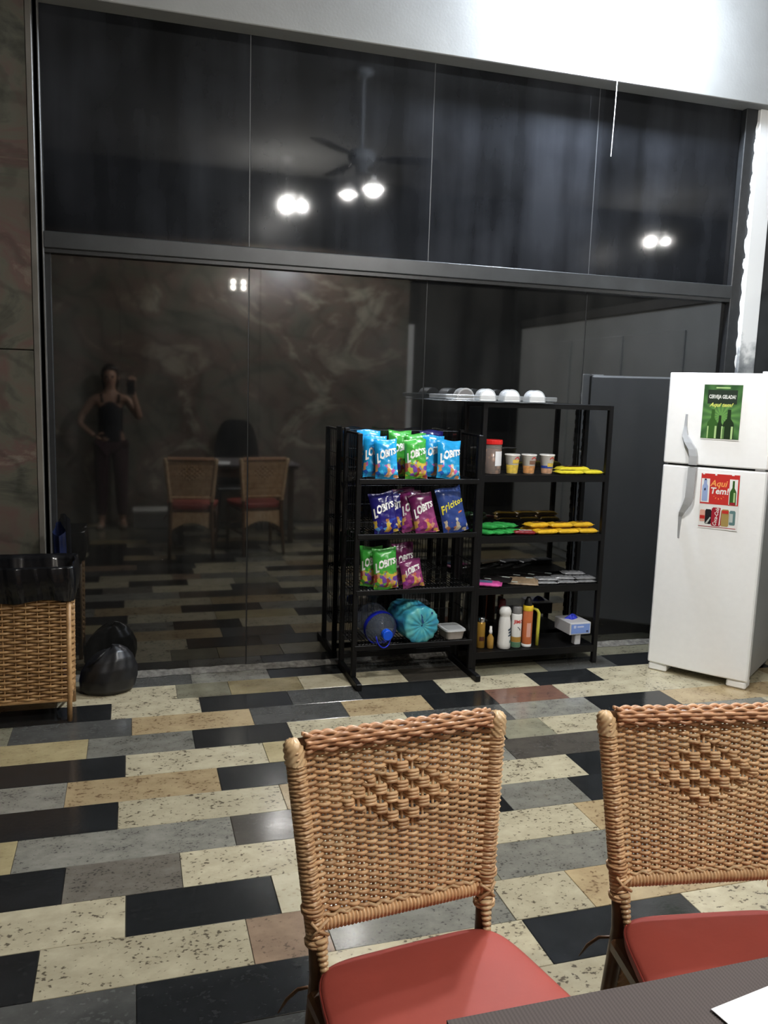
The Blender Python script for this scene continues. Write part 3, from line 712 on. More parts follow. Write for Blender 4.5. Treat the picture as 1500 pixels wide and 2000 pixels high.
for a_, rr_, l_ in ((95, .03, .03), (100, .055, .022), (52, .085, .010)):
    MB().box(-.005, .005, -l_/2, l_/2, 0, .003, Matrix.Translation((rr_*cos(R(a_)), rr_*sin(R(a_)), .268)) @ Matrix.Rotation(R(a_-90+20), 4, 'Z')).obj('printed_mark', 'roll_print', rl)
mat('tub', (.55, .50, .45), .25, alpha=.75); mat('tub_lid', (.66, .68, .69), .3, alpha=.9); mat('tub_food', (.45, .30, .18), .6, noise=.4)
tb = thing('food_tub', 'small clear food tub with a lid at the right of the bottom shelf', 'food tub', (1.642, 4.06, .196), R(3))
def tubbox(x, y, z0, z1, t0, t1):
    mb = MB(); vs = []
    for z, s_ in ((z0, t0), (z1, t1)):
        for k in range(20):
            q = 2*pi*k/20; c, s2 = cos(q), sin(q)
            vs.append((x*s_*abs(c)**.35*(1 if c >= 0 else -1), y*s_*abs(s2)**.35*(1 if s2 >= 0 else -1), z))
    mb.add(vs, [tuple(range(20))[::-1], tuple(range(20, 40))]+[(k, (k+1) % 20, 20+(k+1) % 20, 20+k) for k in range(20)]); return mb
tubbox(.055, .068, 0, .045, .86, 1).obj('tub_body', 'tub', tb)
tubbox(.052, .064, .003, .026, .86, .93).obj('contents', 'tub_food', tb)
ld = tubbox(.061, .075, .045, .053, 1, .98).obj('lid', 'tub_lid', tb)
mat('tub_lid_inner', (.42, .44, .45), .35); tubbox(.045, .058, .0532, .0545, 1, 1).obj('lid_panel', 'tub_lid_inner', ld)

# ================================================================== RIGHT RACK GOODS
# top: clear tray and four round packs
mat('tray_clear', (.3, .32, .33), .1, alpha=.3, spec=.8)
ty = thing('plastic_tray', 'shallow clear plastic tray on top of the black shelf rack', 'tray', (1.835, 4.10, 1.456))
MB().bev(-.30, .30, -.115, .115, 0, .006, .002).obj('tray_base', 'tray_clear', ty)
for x0, x1, y0, y1 in ((-.315, .315, -.125, -.113), (-.315, .315, .113, .125), (-.315, -.30, -.113, .113), (.30, .315, -.113, .113)):
    MB().bev(x0, x1, y0, y1, .012, .034, .003).obj('rim', 'tray_clear', ty)
mat('pack_film', (.75, .78, .8), .1, alpha=.45, spec=.9); mat('pack_white', (.85, .86, .87), .4); mat('pack_grey', (.15, .15, .15), .4)
for i, (x, lab, mm) in enumerate(((1.652, 'dark round pack at the left end of the tray on the rack', 'pack_grey'), (1.775, 'white round-topped pack next to the dark one on the tray', 'pack_white'), (1.912, 'white round-topped pack second from the right on the tray', 'pack_white'), (2.058, 'white round-topped pack at the right end of the tray', 'pack_white'))):
    p = thing('domed_pack', lab, 'pack', (x, 4.055, 1.4625), R(-8), 'domed packs on the tray')
    def half(r, y0, y1, h):
        vs = []; n = 14
        for y in (y0, y1):
            for k in range(n+1): vs.append((r*cos(pi*k/n), y, h*sin(pi*k/n)**.8))
        return MB().add(vs, [tuple(range(n+1)), tuple(range(2*n+1, n, -1))]+[(k, k+1, n+2+k, n+1+k) for k in range(n)]+[(0, n+1, 2*n+1, n)])
    half(.046, -.04, .06, .062).obj('wrap', 'pack_film', p, smooth=False)
    half(.040, -.042, -.0405, .054).obj('label_card', mm, p)
    half(.040, -.036, .055, .056).obj('contents', mm, p)
# jar with red lid
def jar_mat():
    m, nt, b = nodes('jar_biscuits'); N = nt.nodes; L = nt.links
    tc = N.new('ShaderNodeTexCoord'); v = N.new('ShaderNodeTexVoronoi'); v.inputs['Scale'].default_value = 34; L.new(tc.outputs['Object'], v.inputs['Vector'])
    c = ramp(N, [(.0, (.36, .17, .10)), (.5, (.25, .11, .065)), (.8, (.09, .04, .03))]); L.new(v.outputs['Distance'], c.inputs[0])
    mr = N.new('ShaderNodeMath'); mr.operation = 'MULTIPLY'; mr.inputs[1].default_value = 1.6; L.new(v.outputs['Distance'], mr.inputs[0]); L.new(mr.outputs[0], c.inputs[0])
    L.new(c.outputs[0], b.inputs['Base Color']); b.inputs['Roughness'].default_value = .2; MATS['jar_biscuits'] = m
jar_mat(); mat('jar_lid', (.62, .02, .018), .3); mat('label_white', (.78, .8, .84), .5); mat('jar_clear', (.6, .55, .5), .1, alpha=.25, spec=.8)
j = thing('sweet_jar', 'tall jar of brown sweets with a red lid on the cup shelf', 'jar', (1.847, 4.095, 1.0755))
MB().lathe([(.043, 0), (.048, .004), (.047, .135)], 24).obj('contents', 'jar_biscuits', j, smooth=True)
MB().lathe([(.0475, 0.002), (.049, .006), (.049, .152), (.046, .16)], 24, cap=False).obj('jar_wall', 'jar_clear', j, smooth=True)
MB().lathe([(.051, .158), (.052, .161), (.052, .178), (.049, .182)], 24).obj('lid', 'jar_lid', j, smooth=False)
def curved_label(r, a0, a1, z0, z1, m, par, nm='label_patch'):
    return MB().grid(lambda u, v: (r*cos(R(a0+(a1-a0)*u)), r*sin(R(a0+(a1-a0)*u)), z0+(z1-z0)*v), 10, 2).obj(nm, m, par, smooth=True)
curved_label(.0497, -95, -30, .045, .122, 'label_white', j)
# noodle cups
def cup(x, y, low, mid, lab, bandz, band2=None):
    c = thing('noodle_cup', lab, 'cup', (x, y, 1.0755), 0, 'noodle cups on the shelf')
    MB().lathe([(.026, 0), (.0285, .003), (.0400, .098), (.0425, .100), (.0425, .104)], 24).obj('cup_body', 'cup_white', c, smooth=True)
    MB().lathe([(.0425, .104), (.041, .107), (.036, .107)], 24).obj('lid_film', 'cup_foil', c)
    rad = lambda z: .0290+(z/.098)*.0113
    def band(a0, a1, z0, z1, m):
        MB().grid(lambda u, v: ((rad(z0+(z1-z0)*v)+.0006)*cos(R(a0+(a1-a0)*u)), (rad(z0+(z1-z0)*v)+.0006)*sin(R(a0+(a1-a0)*u)), z0+(z1-z0)*v), 16, 2).obj('printed_band', m, c, smooth=True)
    band(-180, 0, .004, bandz, low); band(-110, -45, bandz+.008, bandz+.028, mid)
    if band2: band(-180, 0, bandz, bandz+.014, band2)
    # swoosh mark
    MB().grid(lambda u, v: ((rad(.085)+.0014)*cos(R(-95+60*u)), (rad(.085)+.0014)*sin(R(-95+60*u)), .078+.010*sin(pi*u*1.3)+.006*v), 8, 1).obj('printed_mark', 'ink_red', c)
    return c
mat('cup_white', (.80, .78, .74), .35); mat('cup_foil', (.7, .7, .7), .3)
mat('cup_yellow', (.80, .58, .10), .35, noise=.3, nscale=60); mat('cup_orange', (.72, .36, .14), .35, noise=.4, nscale=60); mat('cup_blue', (.02, .06, .35), .35); mat('cup_noodle', (.62, .36, .22), .4, noise=.4, nscale=60); mat('cup_brown', (.22, .12, .08), .4)
cup(1.963, 4.09, 'cup_yellow', 'cup_yellow', 'noodle cup with a yellow print next to the red-lidded jar', .05)
cup(2.062, 4.09, 'cup_orange', 'cup_brown', 'noodle cup with an orange and brown print in the middle of three', .045)
cb = cup(2.170, 4.09, 'cup_noodle', 'cup_yellow', 'noodle cup with a blue band next to the yellow packets', .032, 'cup_blue')
# packets lying flat
def packet(x, y, z, L_, W_, H_, m, label, rz=0, group=None, ends=True, name='snack_packet', tilt=0, cat='packet', roll_=0, marks=None):
    t = thing(name, label, cat, (x, y, z), 0, group); t.rotation_euler = (R(roll_), R(tilt), R(rz))
    def p(u, v):
        a = 2*pi*v; k = abs(u*2-1); e = max(0, 1-k**6)**.5
        return ((u-.5)*L_, W_/2*(abs(cos(a))**.6)*(1 if cos(a) >= 0 else -1)*(.92+.08*e), H_/2+(H_/2)*(.10+.90*e)*(abs(sin(a))**.75)*(1 if sin(a) >= 0 else -1)+.0008*sin(30*u+3*v))
    MB().grid(p, 18, 16).obj('wrapper', m, t, smooth=True)
    if ends:
        for s_ in (-1, 1):
            MB().bev(s_*L_/2-.008, s_*L_/2+.008, -W_*.46, W_*.46, H_/2-.0008, H_/2+.0008, .0003).obj('crimp', m, t)
    for (x0, x1, y0, y1, mm) in marks or ():
        MB().box(x0, x1, y0, y1, H_+.0001, H_+.0012).obj('printed_mark', mm, t)
    return t
mat('wrap_yellow', (.80, .70, .04), .3, noise=.15, nscale=20); mat('wrap_gold', (.85, .52, .03), .3, noise=.25, nscale=18); mat('wrap_green', (.04, .36, .08), .3, noise=.25, nscale=25); mat('wrap_red', (.22, .012, .02), .3, noise=.2); mat('wrap_choc', (.07, .02, .012), .35); mat('wrap_silver', (.42, .43, .45), .25, metal=.5, noise=.3, nscale=25); mat('wrap_dark', (.018, .016, .016), .16, noise=.3); mat('wrap_tan', (.30, .22, .14), .3, noise=.4, nscale=40); mat('wrap_pink', (.70, .10, .38), .3, noise=.15); mat('wrap_bluepink', (.14, .24, .42), .3, noise=.6, nscale=30)
G1 = 'yellow packets on the cup shelf'
packet(2.30, 4.075, 1.0755, .15, .075, .022, 'wrap_yellow', 'yellow packet lying flat beside the blue-banded cup', -3, G1, marks=[(-.05, .03, -.02, .01, 'wrap_choc')])
packet(2.435, 4.075, 1.0755, .115, .08, .024, 'wrap_yellow', 'yellow packet lying flat at the right end of the cup shelf', 2, G1)
packet(2.37, 4.165, 1.0755, .19, .08, .036, 'wrap_yellow', 'yellow packet lying behind the front two on the cup shelf', 1, G1, marks=[(-.06, .05, -.03, .0, 'wrap_choc')])
G2 = 'green packets on the second shelf'
for i, (x, y, z, rz, lab) in enumerate(((1.812, 4.10, .7455, -62, 'green packet lying nearest the left post, second shelf'), (1.868, 4.095, .7455, -58, 'green packet second from the left post on the second shelf'), (1.925, 4.105, .7455, -54, 'green packet third from the left post on the second shelf'), (1.985, 4.125, .7455, -48, 'green packet touching the dark red packet'), (1.838, 4.125, .7725, -52, 'green packet on top of the two leftmost green ones'), (1.90, 4.135, .7725, -47, 'green packet on top in the middle of the green pile'), (1.962, 4.15, .7725, -42, 'green packet on top at the right of the green pile'))):
    packet(x, y, z, .135, .050, .027, 'wrap_green', lab, rz, G2)
packet(2.045, 4.066, .7455, .12, .05, .024, 'wrap_red', 'dark red packet between the green and the orange packets', -14, marks=[(-.03, .04, -.012, .0, 'ink_white')])
G3 = 'orange-yellow packets on the second shelf'
for i, (x, y, z, l, rz, lab) in enumerate(((2.175, 4.075, .7455, .13, 4, 'orange-yellow packet next to the dark red one, bottom layer'), (2.305, 4.075, .7455, .128, 2, 'orange-yellow packet in the middle of the bottom layer'), (2.428, 4.075, .7455, .115, 0, 'orange-yellow packet at the right end of the bottom layer'), (2.15, 4.155, .7455, .13, 8, 'orange-yellow packet at the back left of the second shelf'), (2.285, 4.155, .7455, .13, 3, 'orange-yellow packet at the back middle of the second shelf'), (2.42, 4.155, .7455, .125, 1, 'orange-yellow packet at the back right of the second shelf'), (2.15, 4.13, .7735, .13, 10, 'orange-yellow packet on top at the left of the pile'), (2.285, 4.115, .7735, .135, -4, 'orange-yellow packet on top in the middle of the pile'), (2.42, 4.12, .7735, .125, 3, 'orange-yellow packet on top at the right of the pile'))):
    packet(x, y, z, l, .078, .028, 'wrap_gold', lab, rz, G3, marks=[(-.035, .02, -.018, .004, 'wrap_choc'), (.026, .045, -.012, .012, 'wrap_choc')])
# third shelf
ZS = .4635
packet(1.848, 4.085, ZS, .15, .10, .022, 'wrap_pink', 'flat pink and blue packet at the left of the third rack shelf', -28, marks=[(-.055, .03, -.03, .02, 'wrap_bluepink')])
for i, (x, y, z, l, w_, rz, m_, lab) in enumerate((
    (1.945, 4.15, ZS, .17, .07, -38, 'wrap_dark', 'glossy black packet lying slanted right behind the pink one'),
    (2.065, 4.085, ZS, .15, .095, -24, 'wrap_tan', 'brown patterned packet lying between the pink and silver ones'),
    (2.035, 4.19, ZS, .15, .07, -40, 'wrap_dark', 'glossy black packet behind the brown patterned one'),
    (2.13, 4.195, ZS, .14, .07, -38, 'wrap_dark', 'glossy black packet in the middle of the back row, third shelf'),
    (2.24, 4.20, ZS, .14, .07, -36, 'wrap_dark', 'glossy black packet at the right of the back row, third shelf'))):
    packet(x, y, z+.008, l, w_, .016, m_, lab, rz, 'black packets on the third shelf' if m_ == 'wrap_dark' else None, roll_=13, marks=[(-l*.42, -l*.2, -w_*.40, -w_*.30, 'ink_grey'), (l*.1, l*.36, w_*.25, w_*.36, 'ink_grey')])
for i, (x, y, z, rz, lab) in enumerate(((2.20, 4.075, ZS, -10, 'silver packet at the front left of the silver pile'), (2.32, 4.075, ZS, -8, 'silver packet at the front middle of the silver pile'), (2.435, 4.075, ZS, -4, 'silver packet at the front right of the silver pile'), (2.21, 4.09, ZS+.0165, -14, 'silver packet on top at the left of the silver pile'), (2.325, 4.105, ZS+.0165, -16, 'silver packet on top at the middle of the silver pile'), (2.44, 4.085, ZS+.0165, -6, 'silver packet on top at the right of the silver pile'), (2.40, 4.14, ZS+.033, -10, 'silver packet topmost at the back of the silver pile'))):
    packet(x, y, z, .115, .075, .0165, 'wrap_silver', lab, rz, 'silver packets on the third shelf')
# bottom shelf
ZD = .106
mat('gold_can', (.42, .24, .04), .3, metal=.35, noise=.2); mat('gold_liquid', (.38, .22, .05), .2)
a = thing('spray_can', 'slim gold spray can at the left of the bottom rack shelf', 'spray can', (1.838, 4.11, ZD))
MB().lathe([(.022, 0), (.024, .003), (.024, .138), (.020, .146)], 20).obj('can_body', 'gold_can', a, smooth=True)
MB().lathe([(.020, .146), (.021, .148), (.021, .168), (.017, .174)], 20).obj('cap', 'chrome', a, smooth=True)
curved_label(.0244, -130, -60, .042, .066, 'wrap_choc', a)
a = thing('mist_bottle', 'tiny amber spray bottle with a white nozzle beside the gold can', 'spray bottle', (1.886, 4.085, ZD))
MB().lathe([(.017, 0), (.019, .003), (.019, .06), (.009, .078), (.008, .084)], 18).obj('bottle_body', 'gold_liquid', a, smooth=True)
MB().lathe([(.0095, .083), (.0095, .10), (.0075, .103), (.0065, .125)], 14).obj('nozzle', 'white_plastic', a, smooth=True)
a = thing('cleaner_bottle', 'white plastic cleaner bottle with a waisted neck, bottom rack shelf', 'bottle', (1.963, 4.075, ZD))
MB().lathe([(.032, 0), (.037, .005), (.037, .03), (.034, .10), (.033, .15), (.028, .180), (.027, .186), (.033, .195), (.034, .212), (.028, .228), (.02, .235)], 24).obj('bottle_body', 'white_plastic', a, smooth=True)
mat('ink_ink', (.02, .05, .09), .5)
for zz, a0, l_ in ((.075, -75, 38), (.092, -72, 34), (.108, -78, 30)):
    MB().tube([(.0358*cos(R(a0+l_*k/12)), .0358*sin(R(a0+l_*k/12)), zz+.006*sin(k*1.9)+k*.0008) for k in range(13)], .0013, 4).obj('lettering', 'ink_ink', a)
curved_label(.0368, -60, -28, .035, .05, 'ink_teal', a)
a = thing('trigger_cap_bottle', 'bottle with a dark red cap half hidden behind the white cleaner', 'bottle', (1.985, 4.165, ZD))
mat('dark_red_cap', (.12, .012, .015), .35); mat('dark_bottle', (.03, .012, .012), .35)
MB().lathe([(.026, 0), (.03, .004), (.03, .18), (.02, .2), (.016, .205)], 20).obj('bottle_body', 'dark_bottle', a, smooth=True)
MB().lathe([(.02, .205), (.021, .208), (.021, .245), (.016, .255)], 18).obj('cap', 'dark_red_cap', a, smooth=True)
a = thing('insect_spray', 'white aerosol can with red lettering and a grey cap, bottom rack shelf', 'spray can', (2.040, 4.085, ZD))
MB().lathe([(.027, 0), (.029, .003), (.029, .185), (.026, .192)], 24).obj('can_body', 'white_plastic', a, smooth=True)
mat('cap_grey', (.25, .25, .25), .3, alpha=.8); MB().lathe([(.026, .191), (.027, .194), (.026, .226), (.022, .232)], 24).obj('cap', 'cap_grey', a, smooth=True)
mat('can_green', (.10, .22, .13), .4); mat('can_ochre', (.42, .24, .05), .4)
curved_label(.0294, -180, 0, .003, .032, 'can_green', a, 'label_band'); curved_label(.0294, -180, 0, .033, .062, 'can_ochre', a, 'label_band')
v_, f_ = text('JIMO', .026, .001, 0, 1)
MB().add([((.0297)*cos(R(-90+p.x/.03*57)), .0297*sin(R(-90+p.x/.03*57)), .148+p.y) for p in v_], f_).obj('lettering', 'ink_red', a)
MB().tube([(.0295*cos(R(-100)), .0295*sin(R(-100)), .12), (.0300*cos(R(-84)), .0300*sin(R(-84)), .112), (.0295*cos(R(-68)), .0295*sin(R(-68)), .10)], .002, 5).obj('printed_mark', 'ink_navy', a)
a = thing('orange_aerosol', 'orange aerosol can with a yellow collar and black cap', 'spray can', (2.104, 4.08, ZD))
mat('can_orange', (.62, .17, .06), .35, noise=.15); mat('can_yellow', (.80, .55, .03), .35)
MB().lathe([(.026, 0), (.028, .003), (.028, .018)], 24).obj('base_band', 'white_plastic', a, smooth=True)
MB().lathe([(.028, .018), (.0282, .02), (.0282, .205), (.028, .207)], 24).obj('can_body', 'can_orange', a, smooth=True)
MB().lathe([(.0286, .207), (.0292, .209), (.0292, .232), (.026, .236)], 24).obj('collar', 'can_yellow', a, smooth=True)
MB().lathe([(.022, .235), (.023, .238), (.020, .262), (.012, .276), (.010, .282)], 18).obj('cap', 'black_plastic', a, smooth=True)
curved_label(.0286, -120, -70, .06, .14, 'ink_pink', a)
a = thing('red_folder', 'thin red and white packet upright behind the yellow stick', 'packet', (2.142, 4.13, ZD))
mat('folder_red', (.42, .04, .04), .4); MB().bev(-.012, .012, -.01, .01, 0, .175, .003).obj('pack_body', 'folder_red', a); MB().bev(-.009, .011, -.0125, -.0101, .03, .09, .001).obj('label_patch', 'label_white', a)
a = thing('yellow_fly_swatter', 'yellow plastic handle bent at the top beside the orange aerosol', 'handle', (2.172, 4.085, ZD))
mat('plastic_yellow', (.62, .60, .07), .4); MB().tube([(0, 0, 0), (.002, 0, .10), (.003, 0, .185), (-.006, .003, .203), (-.03, .012, .212)], [.010, .010, .010, .009, .007], 8).obj('stick', 'plastic_yellow', a, smooth=True)
# blue and white box on a small stand
a = thing('glove_box', 'white and blue carton with blue gloves poking out, bottom rack shelf', 'box', (2.405, 4.10, ZD), R(3))
mat('carton_grey', (.62, .63, .66), .5); mat('carton_blue', (.20, .32, .72), .45); mat('glove_blue', (.03, .05, .60), .35); mat('carton_light', (.55, .62, .85), .5)
MB().bev(-.068, .068, -.075, .09, .066, .134, .003).obj('carton', 'carton_grey', a)
bp_ = MB().box(-.060, .060, -.0765, -.0751, .073, .126).obj('blue_label', 'carton_blue', a)
MB().box(-.045, -.030, -.0775, -.0766, .104, .119).obj('printed_mark', 'carton_light', bp_); MB().box(-.022, .02, -.0775, -.0766, .107, .115).obj('printed_mark', 'carton_light', bp_); MB().box(.038, .05, -.0775, -.0766, .079, .088).obj('printed_mark', 'ink_navy', bp_)
mb = MB(); mb.grid(lambda u, v: (.038*cos(2*pi*u)*(1-v)**.5*(1+.3*sin(6*pi*u)), .02+.022*sin(2*pi*u)*(1-v)**.5*(1+.3*cos(6*pi*u)), .134+.030*v*(.6+.4*sin(4*pi*u+1))), 20, 6); mb.obj('glove_tuft', 'glove_blue', a, smooth=True)
mb = MB().bev(-.018, .020, -.055, -.015, 0, .066, .004).obj('stand', 'carton_grey', a)

# ================================================================== WICKER CHAIRS
mat('vinyl_red', (.355, .066, .048), .6, spec=.28, noise=.12, nscale=5, bump=.04, bscale=60)
mat('piping_red', (.26, .04, .03), .4)
def ridged(p0, p1, r, pitch, amp, n=10, bulge=0, spiral=0):
    """path and radii for a pole wound with cane: one rounded turn per pitch, narrow grooves between"""
    p0 = Vector(p0); p1 = Vector(p1); L_ = (p1-p0).length; k = max(2, int(L_/pitch)); pts = []; rs = []
    for i in range(k):
        for f, q in ((.04, -1.2), (.25, .7), (.5, 1), (.75, .7), (.96, -1.2)):
            pts.append(p0.lerp(p1, (i+f)/k)); rs.append(r+amp*q)
    return pts, rs
ZT, ZR = .862, .532         # top rail, lower rail of the backrest
NST, NROW = 17, 52
def back_pt(u, z):
    """u -1..1 across, z height -> local point on the back's middle surface (narrower and nearer the sitter lower down)"""
    k = (ZT-z)/(ZT-ZR)
    return Vector((u*(.198-.030*k), -.042*k+.004*(1-u*u)*0, z))
def make_chair(label):
    t = thing('wicker_chair', label, 'chair', (0, 0, 0), 0, 'wicker chairs at the table')
    for s_ in (-1, 1):
        a = back_pt(s_*1.06, ZT-.012); b_ = back_pt(s_*1.06, ZR-.03)
        pts, rs = ridged(a, b_, .0165, .0078, .0022, 10)
        MB().tube(pts, rs, 12).obj('back_post', 'cane', t, smooth=True)
        # rounded knob wound with slanting cane
        c0 = back_pt(s_*1.06, ZT-.02); mb = MB(); d = (a-b_).normalized()
        def knob(u, v):
            q = 2*pi*u; rr = .0195*(1-max(0, (v-.55)/.45)**2.4)**.5+.0013*sin(9*(q+v*2.6*s_)); h = -.012+.046*v
            return tuple(c0 + Vector((rr*cos(q), rr*sin(q), 0)) + d*h)
        mb.grid(knob, 72, 14); mb.obj('knob', 'cane_pale', t, smooth=True)
        # rear leg: dark rattan continuing the post, then the pale wound stay tapering to the seat
        l0 = b_ + Vector((0, 0, .01)); l1 = Vector((s_*.172, -.052, .43)); l2 = Vector((s_*.185, .0, .0))
        MB().tube([l0, l0.lerp(l1, .5), l1, l1.lerp(l2, .5), l2], [.0165, .016, .0165, .016, .0145], 12).obj('leg', 'rattan_dark', t, smooth=True)
        pts, rs = ridged(l0 + Vector((s_*-.004, -.012, .0)), (s_*.166, -.085, .428), .0085, .0095, .0024, 8)
        rs = [q*(1.25-.75*i/len(rs)) for i, q in enumerate(rs)]
        MB().tube(pts, rs, 8).obj('stay', 'cane_pale', t, smooth=True)
        # front leg
        f0 = Vector((s_*.205, -.44, .42)); f1 = Vector((s_*.205, -.45, 0))
        MB().tube([f0, f1], [.017, .015], 12).obj('leg', 'rattan_dark', t, smooth=True)
        # lashing where post and rail meet
        mb = MB()
        for k in (-1, 1):
            c = back_pt(s_*1.06, ZR); mb.tube([c + Vector((-s_*.022, -.0165, .016*k)), c + Vector((0, -.0205, 0)), c + Vector((s_*.012, -.017, -.016*k))], .0032, 6)
        for zz in (-.028, -.034, .026, .033):
            c = back_pt(s_*1.06, ZR+zz); mb.tube([c + Vector((.0195*cos(2*pi*q/14), .0195*sin(2*pi*q/14), 0)) for q in range(14)], .003, 6, closed=True)
        mb.obj('lashing', 'cane', t, smooth=True)
        if s_ < 0: MB().tube([(s_*.168, -.035, .40), (s_*.20, -.02, .39), (s_*.218, -.008, .365), (s_*.232, .0, .335)], [.003, .0035, .0035, .0015], 6).obj('loose_strand', 'rattan_dark', t, smooth=True)
        # side stretcher under the seat
        MB().tube([(s_*.186, -.03, .2), (s_*.203, -.44, .2)], .010, 8).obj('stretcher', 'rattan_dark', t, smooth=True)
    pts, rs = ridged(back_pt(-1, ZR), back_pt(1, ZR), .0135, .0072, .0021, 10)
    MB().tube(pts, rs, 12).obj('lower_rail', 'cane', t, smooth=True)
    MB().tube([back_pt(-1.02, ZT), back_pt(1.02, ZT)], .0125, 12).obj('top_rail', 'rattan_dark', t, smooth=True)
    # upright stakes
    us = [-.94+1.88*i/(NST-1) for i in range(NST)]
    for u in us:
        MB().tube([back_pt(u, ZR+.004), back_pt(u, (ZT+ZR)/2), back_pt(u, ZT+.004)], .0030, 6).obj('stake', 'cane', t, smooth=True)
    # woven strands: over one stake, under the next; in the central lozenge three strands go together
    sp_ = us[1]-us[0]
    for r in range(NROW):
        z = ZR+.018+(ZT-ZR-.022)*r/(NROW-1)
        rr = NROW-1-r
        pts = []; ns = (NST-1)*6
        for i in range(-5, ns+6):
            ui = us[0]+sp_*i/6; j = i/6
            inside = abs(j-8)/5.4+abs(rr-18.5)/12.5 < 1
            ph = (rr//3) if inside else rr
            wave = cos(pi*(j+ph))
            if inside: wave = max(-1, min(1, 1.9*wave))
            amp = .0085 if inside else .0060
            e = 1 if 0 <= i <= ns else max(0, 1-(abs(i if i < 0 else i-ns))/5)
            y = amp*wave*e - (0 if e == 1 else .012*(1-e))
            p = back_pt(ui, z) + Vector((0, y, 0))
            if inside and wave < 0: p.z += (1-(rr % 3))*.0006
            pts.append(p)
        o = MB().tube(pts, .0042, 6, cap=True, flat=.92).obj('cane_strand', 'cane', t, smooth=True)
    # the weave carried over the top rail, a little redder
    for k in range(9):
        ang = R(-112+k*25); pts = []
        for i in range((NST-1)*6+1):
            u = us[0]-.03+(us[-1]-us[0]+.06)*i/((NST-1)*6); j = i/6
            rad = .0165+.0042*cos(pi*(j+k)); c = back_pt(u, ZT-.001)
            pts.append(c + Vector((0, rad*sin(ang), rad*cos(ang))))
        MB().tube(pts, .0038, 6).obj('cane_strand', 'cane_red', t, smooth=True)
    # strand ends stretched across to the posts and wound round them
    for r in range(0, NROW, 2):
        z = ZR+.018+(ZT-ZR-.022)*r/(NROW-1)
        for s_ in (-1, 1):
            a = back_pt(s_*.94, z) + Vector((0, -.004, 0)); b_ = back_pt(s_*1.06, z+.002) + Vector((0, -.0185, 0)); c = back_pt(s_*1.06, z+.003) + Vector((s_*.0185, -.004, 0))
            MB().tube([a, a.lerp(b_, .6), b_, c], .0030, 5).obj('strand_end', 'cane', t, smooth=True)
    # twisted border above the lower rail
    pts = [back_pt(-.97+1.94*i/80, ZR+.0155+.0025*sin(i*.9)) + Vector((0, -.006+.002*cos(i*.9), 0)) for i in range(81)]
    MB().tube(pts, .0036, 6).obj('border_strand', 'cane_pale', t, smooth=True)
    # seat: padded red vinyl, wider at the front
    def seat(u, v):
        a = u*2*pi; c, s_ = cos(a), sin(a); e = .30
        sx = abs(c)**e*(1 if c >= 0 else -1); sy = abs(s_)**e*(1 if s_ >= 0 else -1)
        if v < .35: k = 1.0; z = .425+.035*(v/.35)
        else:
            q = (v-.35)/.65; k = 1-q**1.6 if q < 1 else 0; z = .460+.016*(1-(1-q)**2.2)+.0014*sin(34*sx*k*.2+9*sy*k)*q*(1-q)*2
        if v < .08: k = .97
        y = -.268+.208*sy*k; wd = .186+(.236-.186)*(-.06-y)/.41
        return (wd*sx*k, y, z)
    MB().grid(seat, 72, 16).obj('seat', 'vinyl_red', t, smooth=True)
    ring = [seat(i/72, .36) for i in range(72)]
    MB().tube([(x*1.003, y, z-.004) for x, y, z in ring], .003, 6, closed=True).obj('piping', 'piping_red', t, smooth=True)
    # seat frame and the arched woven apron at the back
    mb = MB().bev(-.20, .20, -.46, -.07, .395, .425, .006); mb.obj('seat_frame', 'rattan_dark', t)
    def apron(u, v):
        x = (u*2-1)*.172; top = .40; low = .24+.07*(1-(u*2-1)**2)
        return (x, -.048+.0035*sin(u*60)*cos(v*70), low+(top-low)*v)
    MB().grid(apron, 60, 34).obj('apron', 'cane', t, smooth=True)
    return t
def copy_tree(o, parent=None):
    c = o.copy(); COL.objects.link(c); c.parent = parent
    for ch in o.children: copy_tree(ch, c)
    return c
c1 = make_chair('wicker chair with red seat, nearer the middle of the room')
kids = len(c1.children)
c2 = copy_tree(c1)
c1.location = (.482, 1.425, 0); c1.rotation_euler = (0, 0, R(6))
c2.location = (1.118, 1.367, 0); c2.rotation_euler = (0, 0, R(-9))
c2['label'] = 'wicker chair with red seat cut off by the right picture edge'

# ================================================================== TABLE, RUNNER, PAPER
mat('table_wood', (.06, .035, .02), .4, noise=.4, nscale=6)
tb_ = thing('dining_table', 'dark dining table under a ribbed grey-brown cloth in the corner', 'table', (.95, .44, 0))
MB().bev(-.58, .58, -.36, .36, .72, .752, .006).obj('table_top', 'table_wood', tb_)
for sx in (-1, 1):
    for sy in (-1, 1): MB().bev(sx*.52-.025, sx*.52+.025, sy*.30-.025, sy*.30+.025, 0, .72, .004).obj('leg', 'table_wood', tb_)
for y in (-.30, .30): MB().bev(-.5, .5, y-.01, y+.01, .64, .72, .002).obj('apron', 'table_wood', tb_)
def cloth_mat():
    m, nt, b = nodes('ribbed_cloth'); N = nt.nodes; L = nt.links
    tc = N.new('ShaderNodeTexCoord'); wv = N.new('ShaderNodeTexWave'); wv.bands_direction = 'X'; wv.inputs['Scale'].default_value = 60; wv.inputs['Distortion'].default_value = .4
    L.new(tc.outputs['Object'], wv.inputs['Vector'])
    c = ramp(N, [(.1, (.13, .112, .11)), (.8, (.165, .142, .14))]); L.new(wv.outputs['Fac'], c.inputs[0])
    L.new(c.outputs[0], b.inputs['Base Color']); b.inputs['Roughness'].default_value = .85; MATS['ribbed_cloth'] = m
cloth_mat()
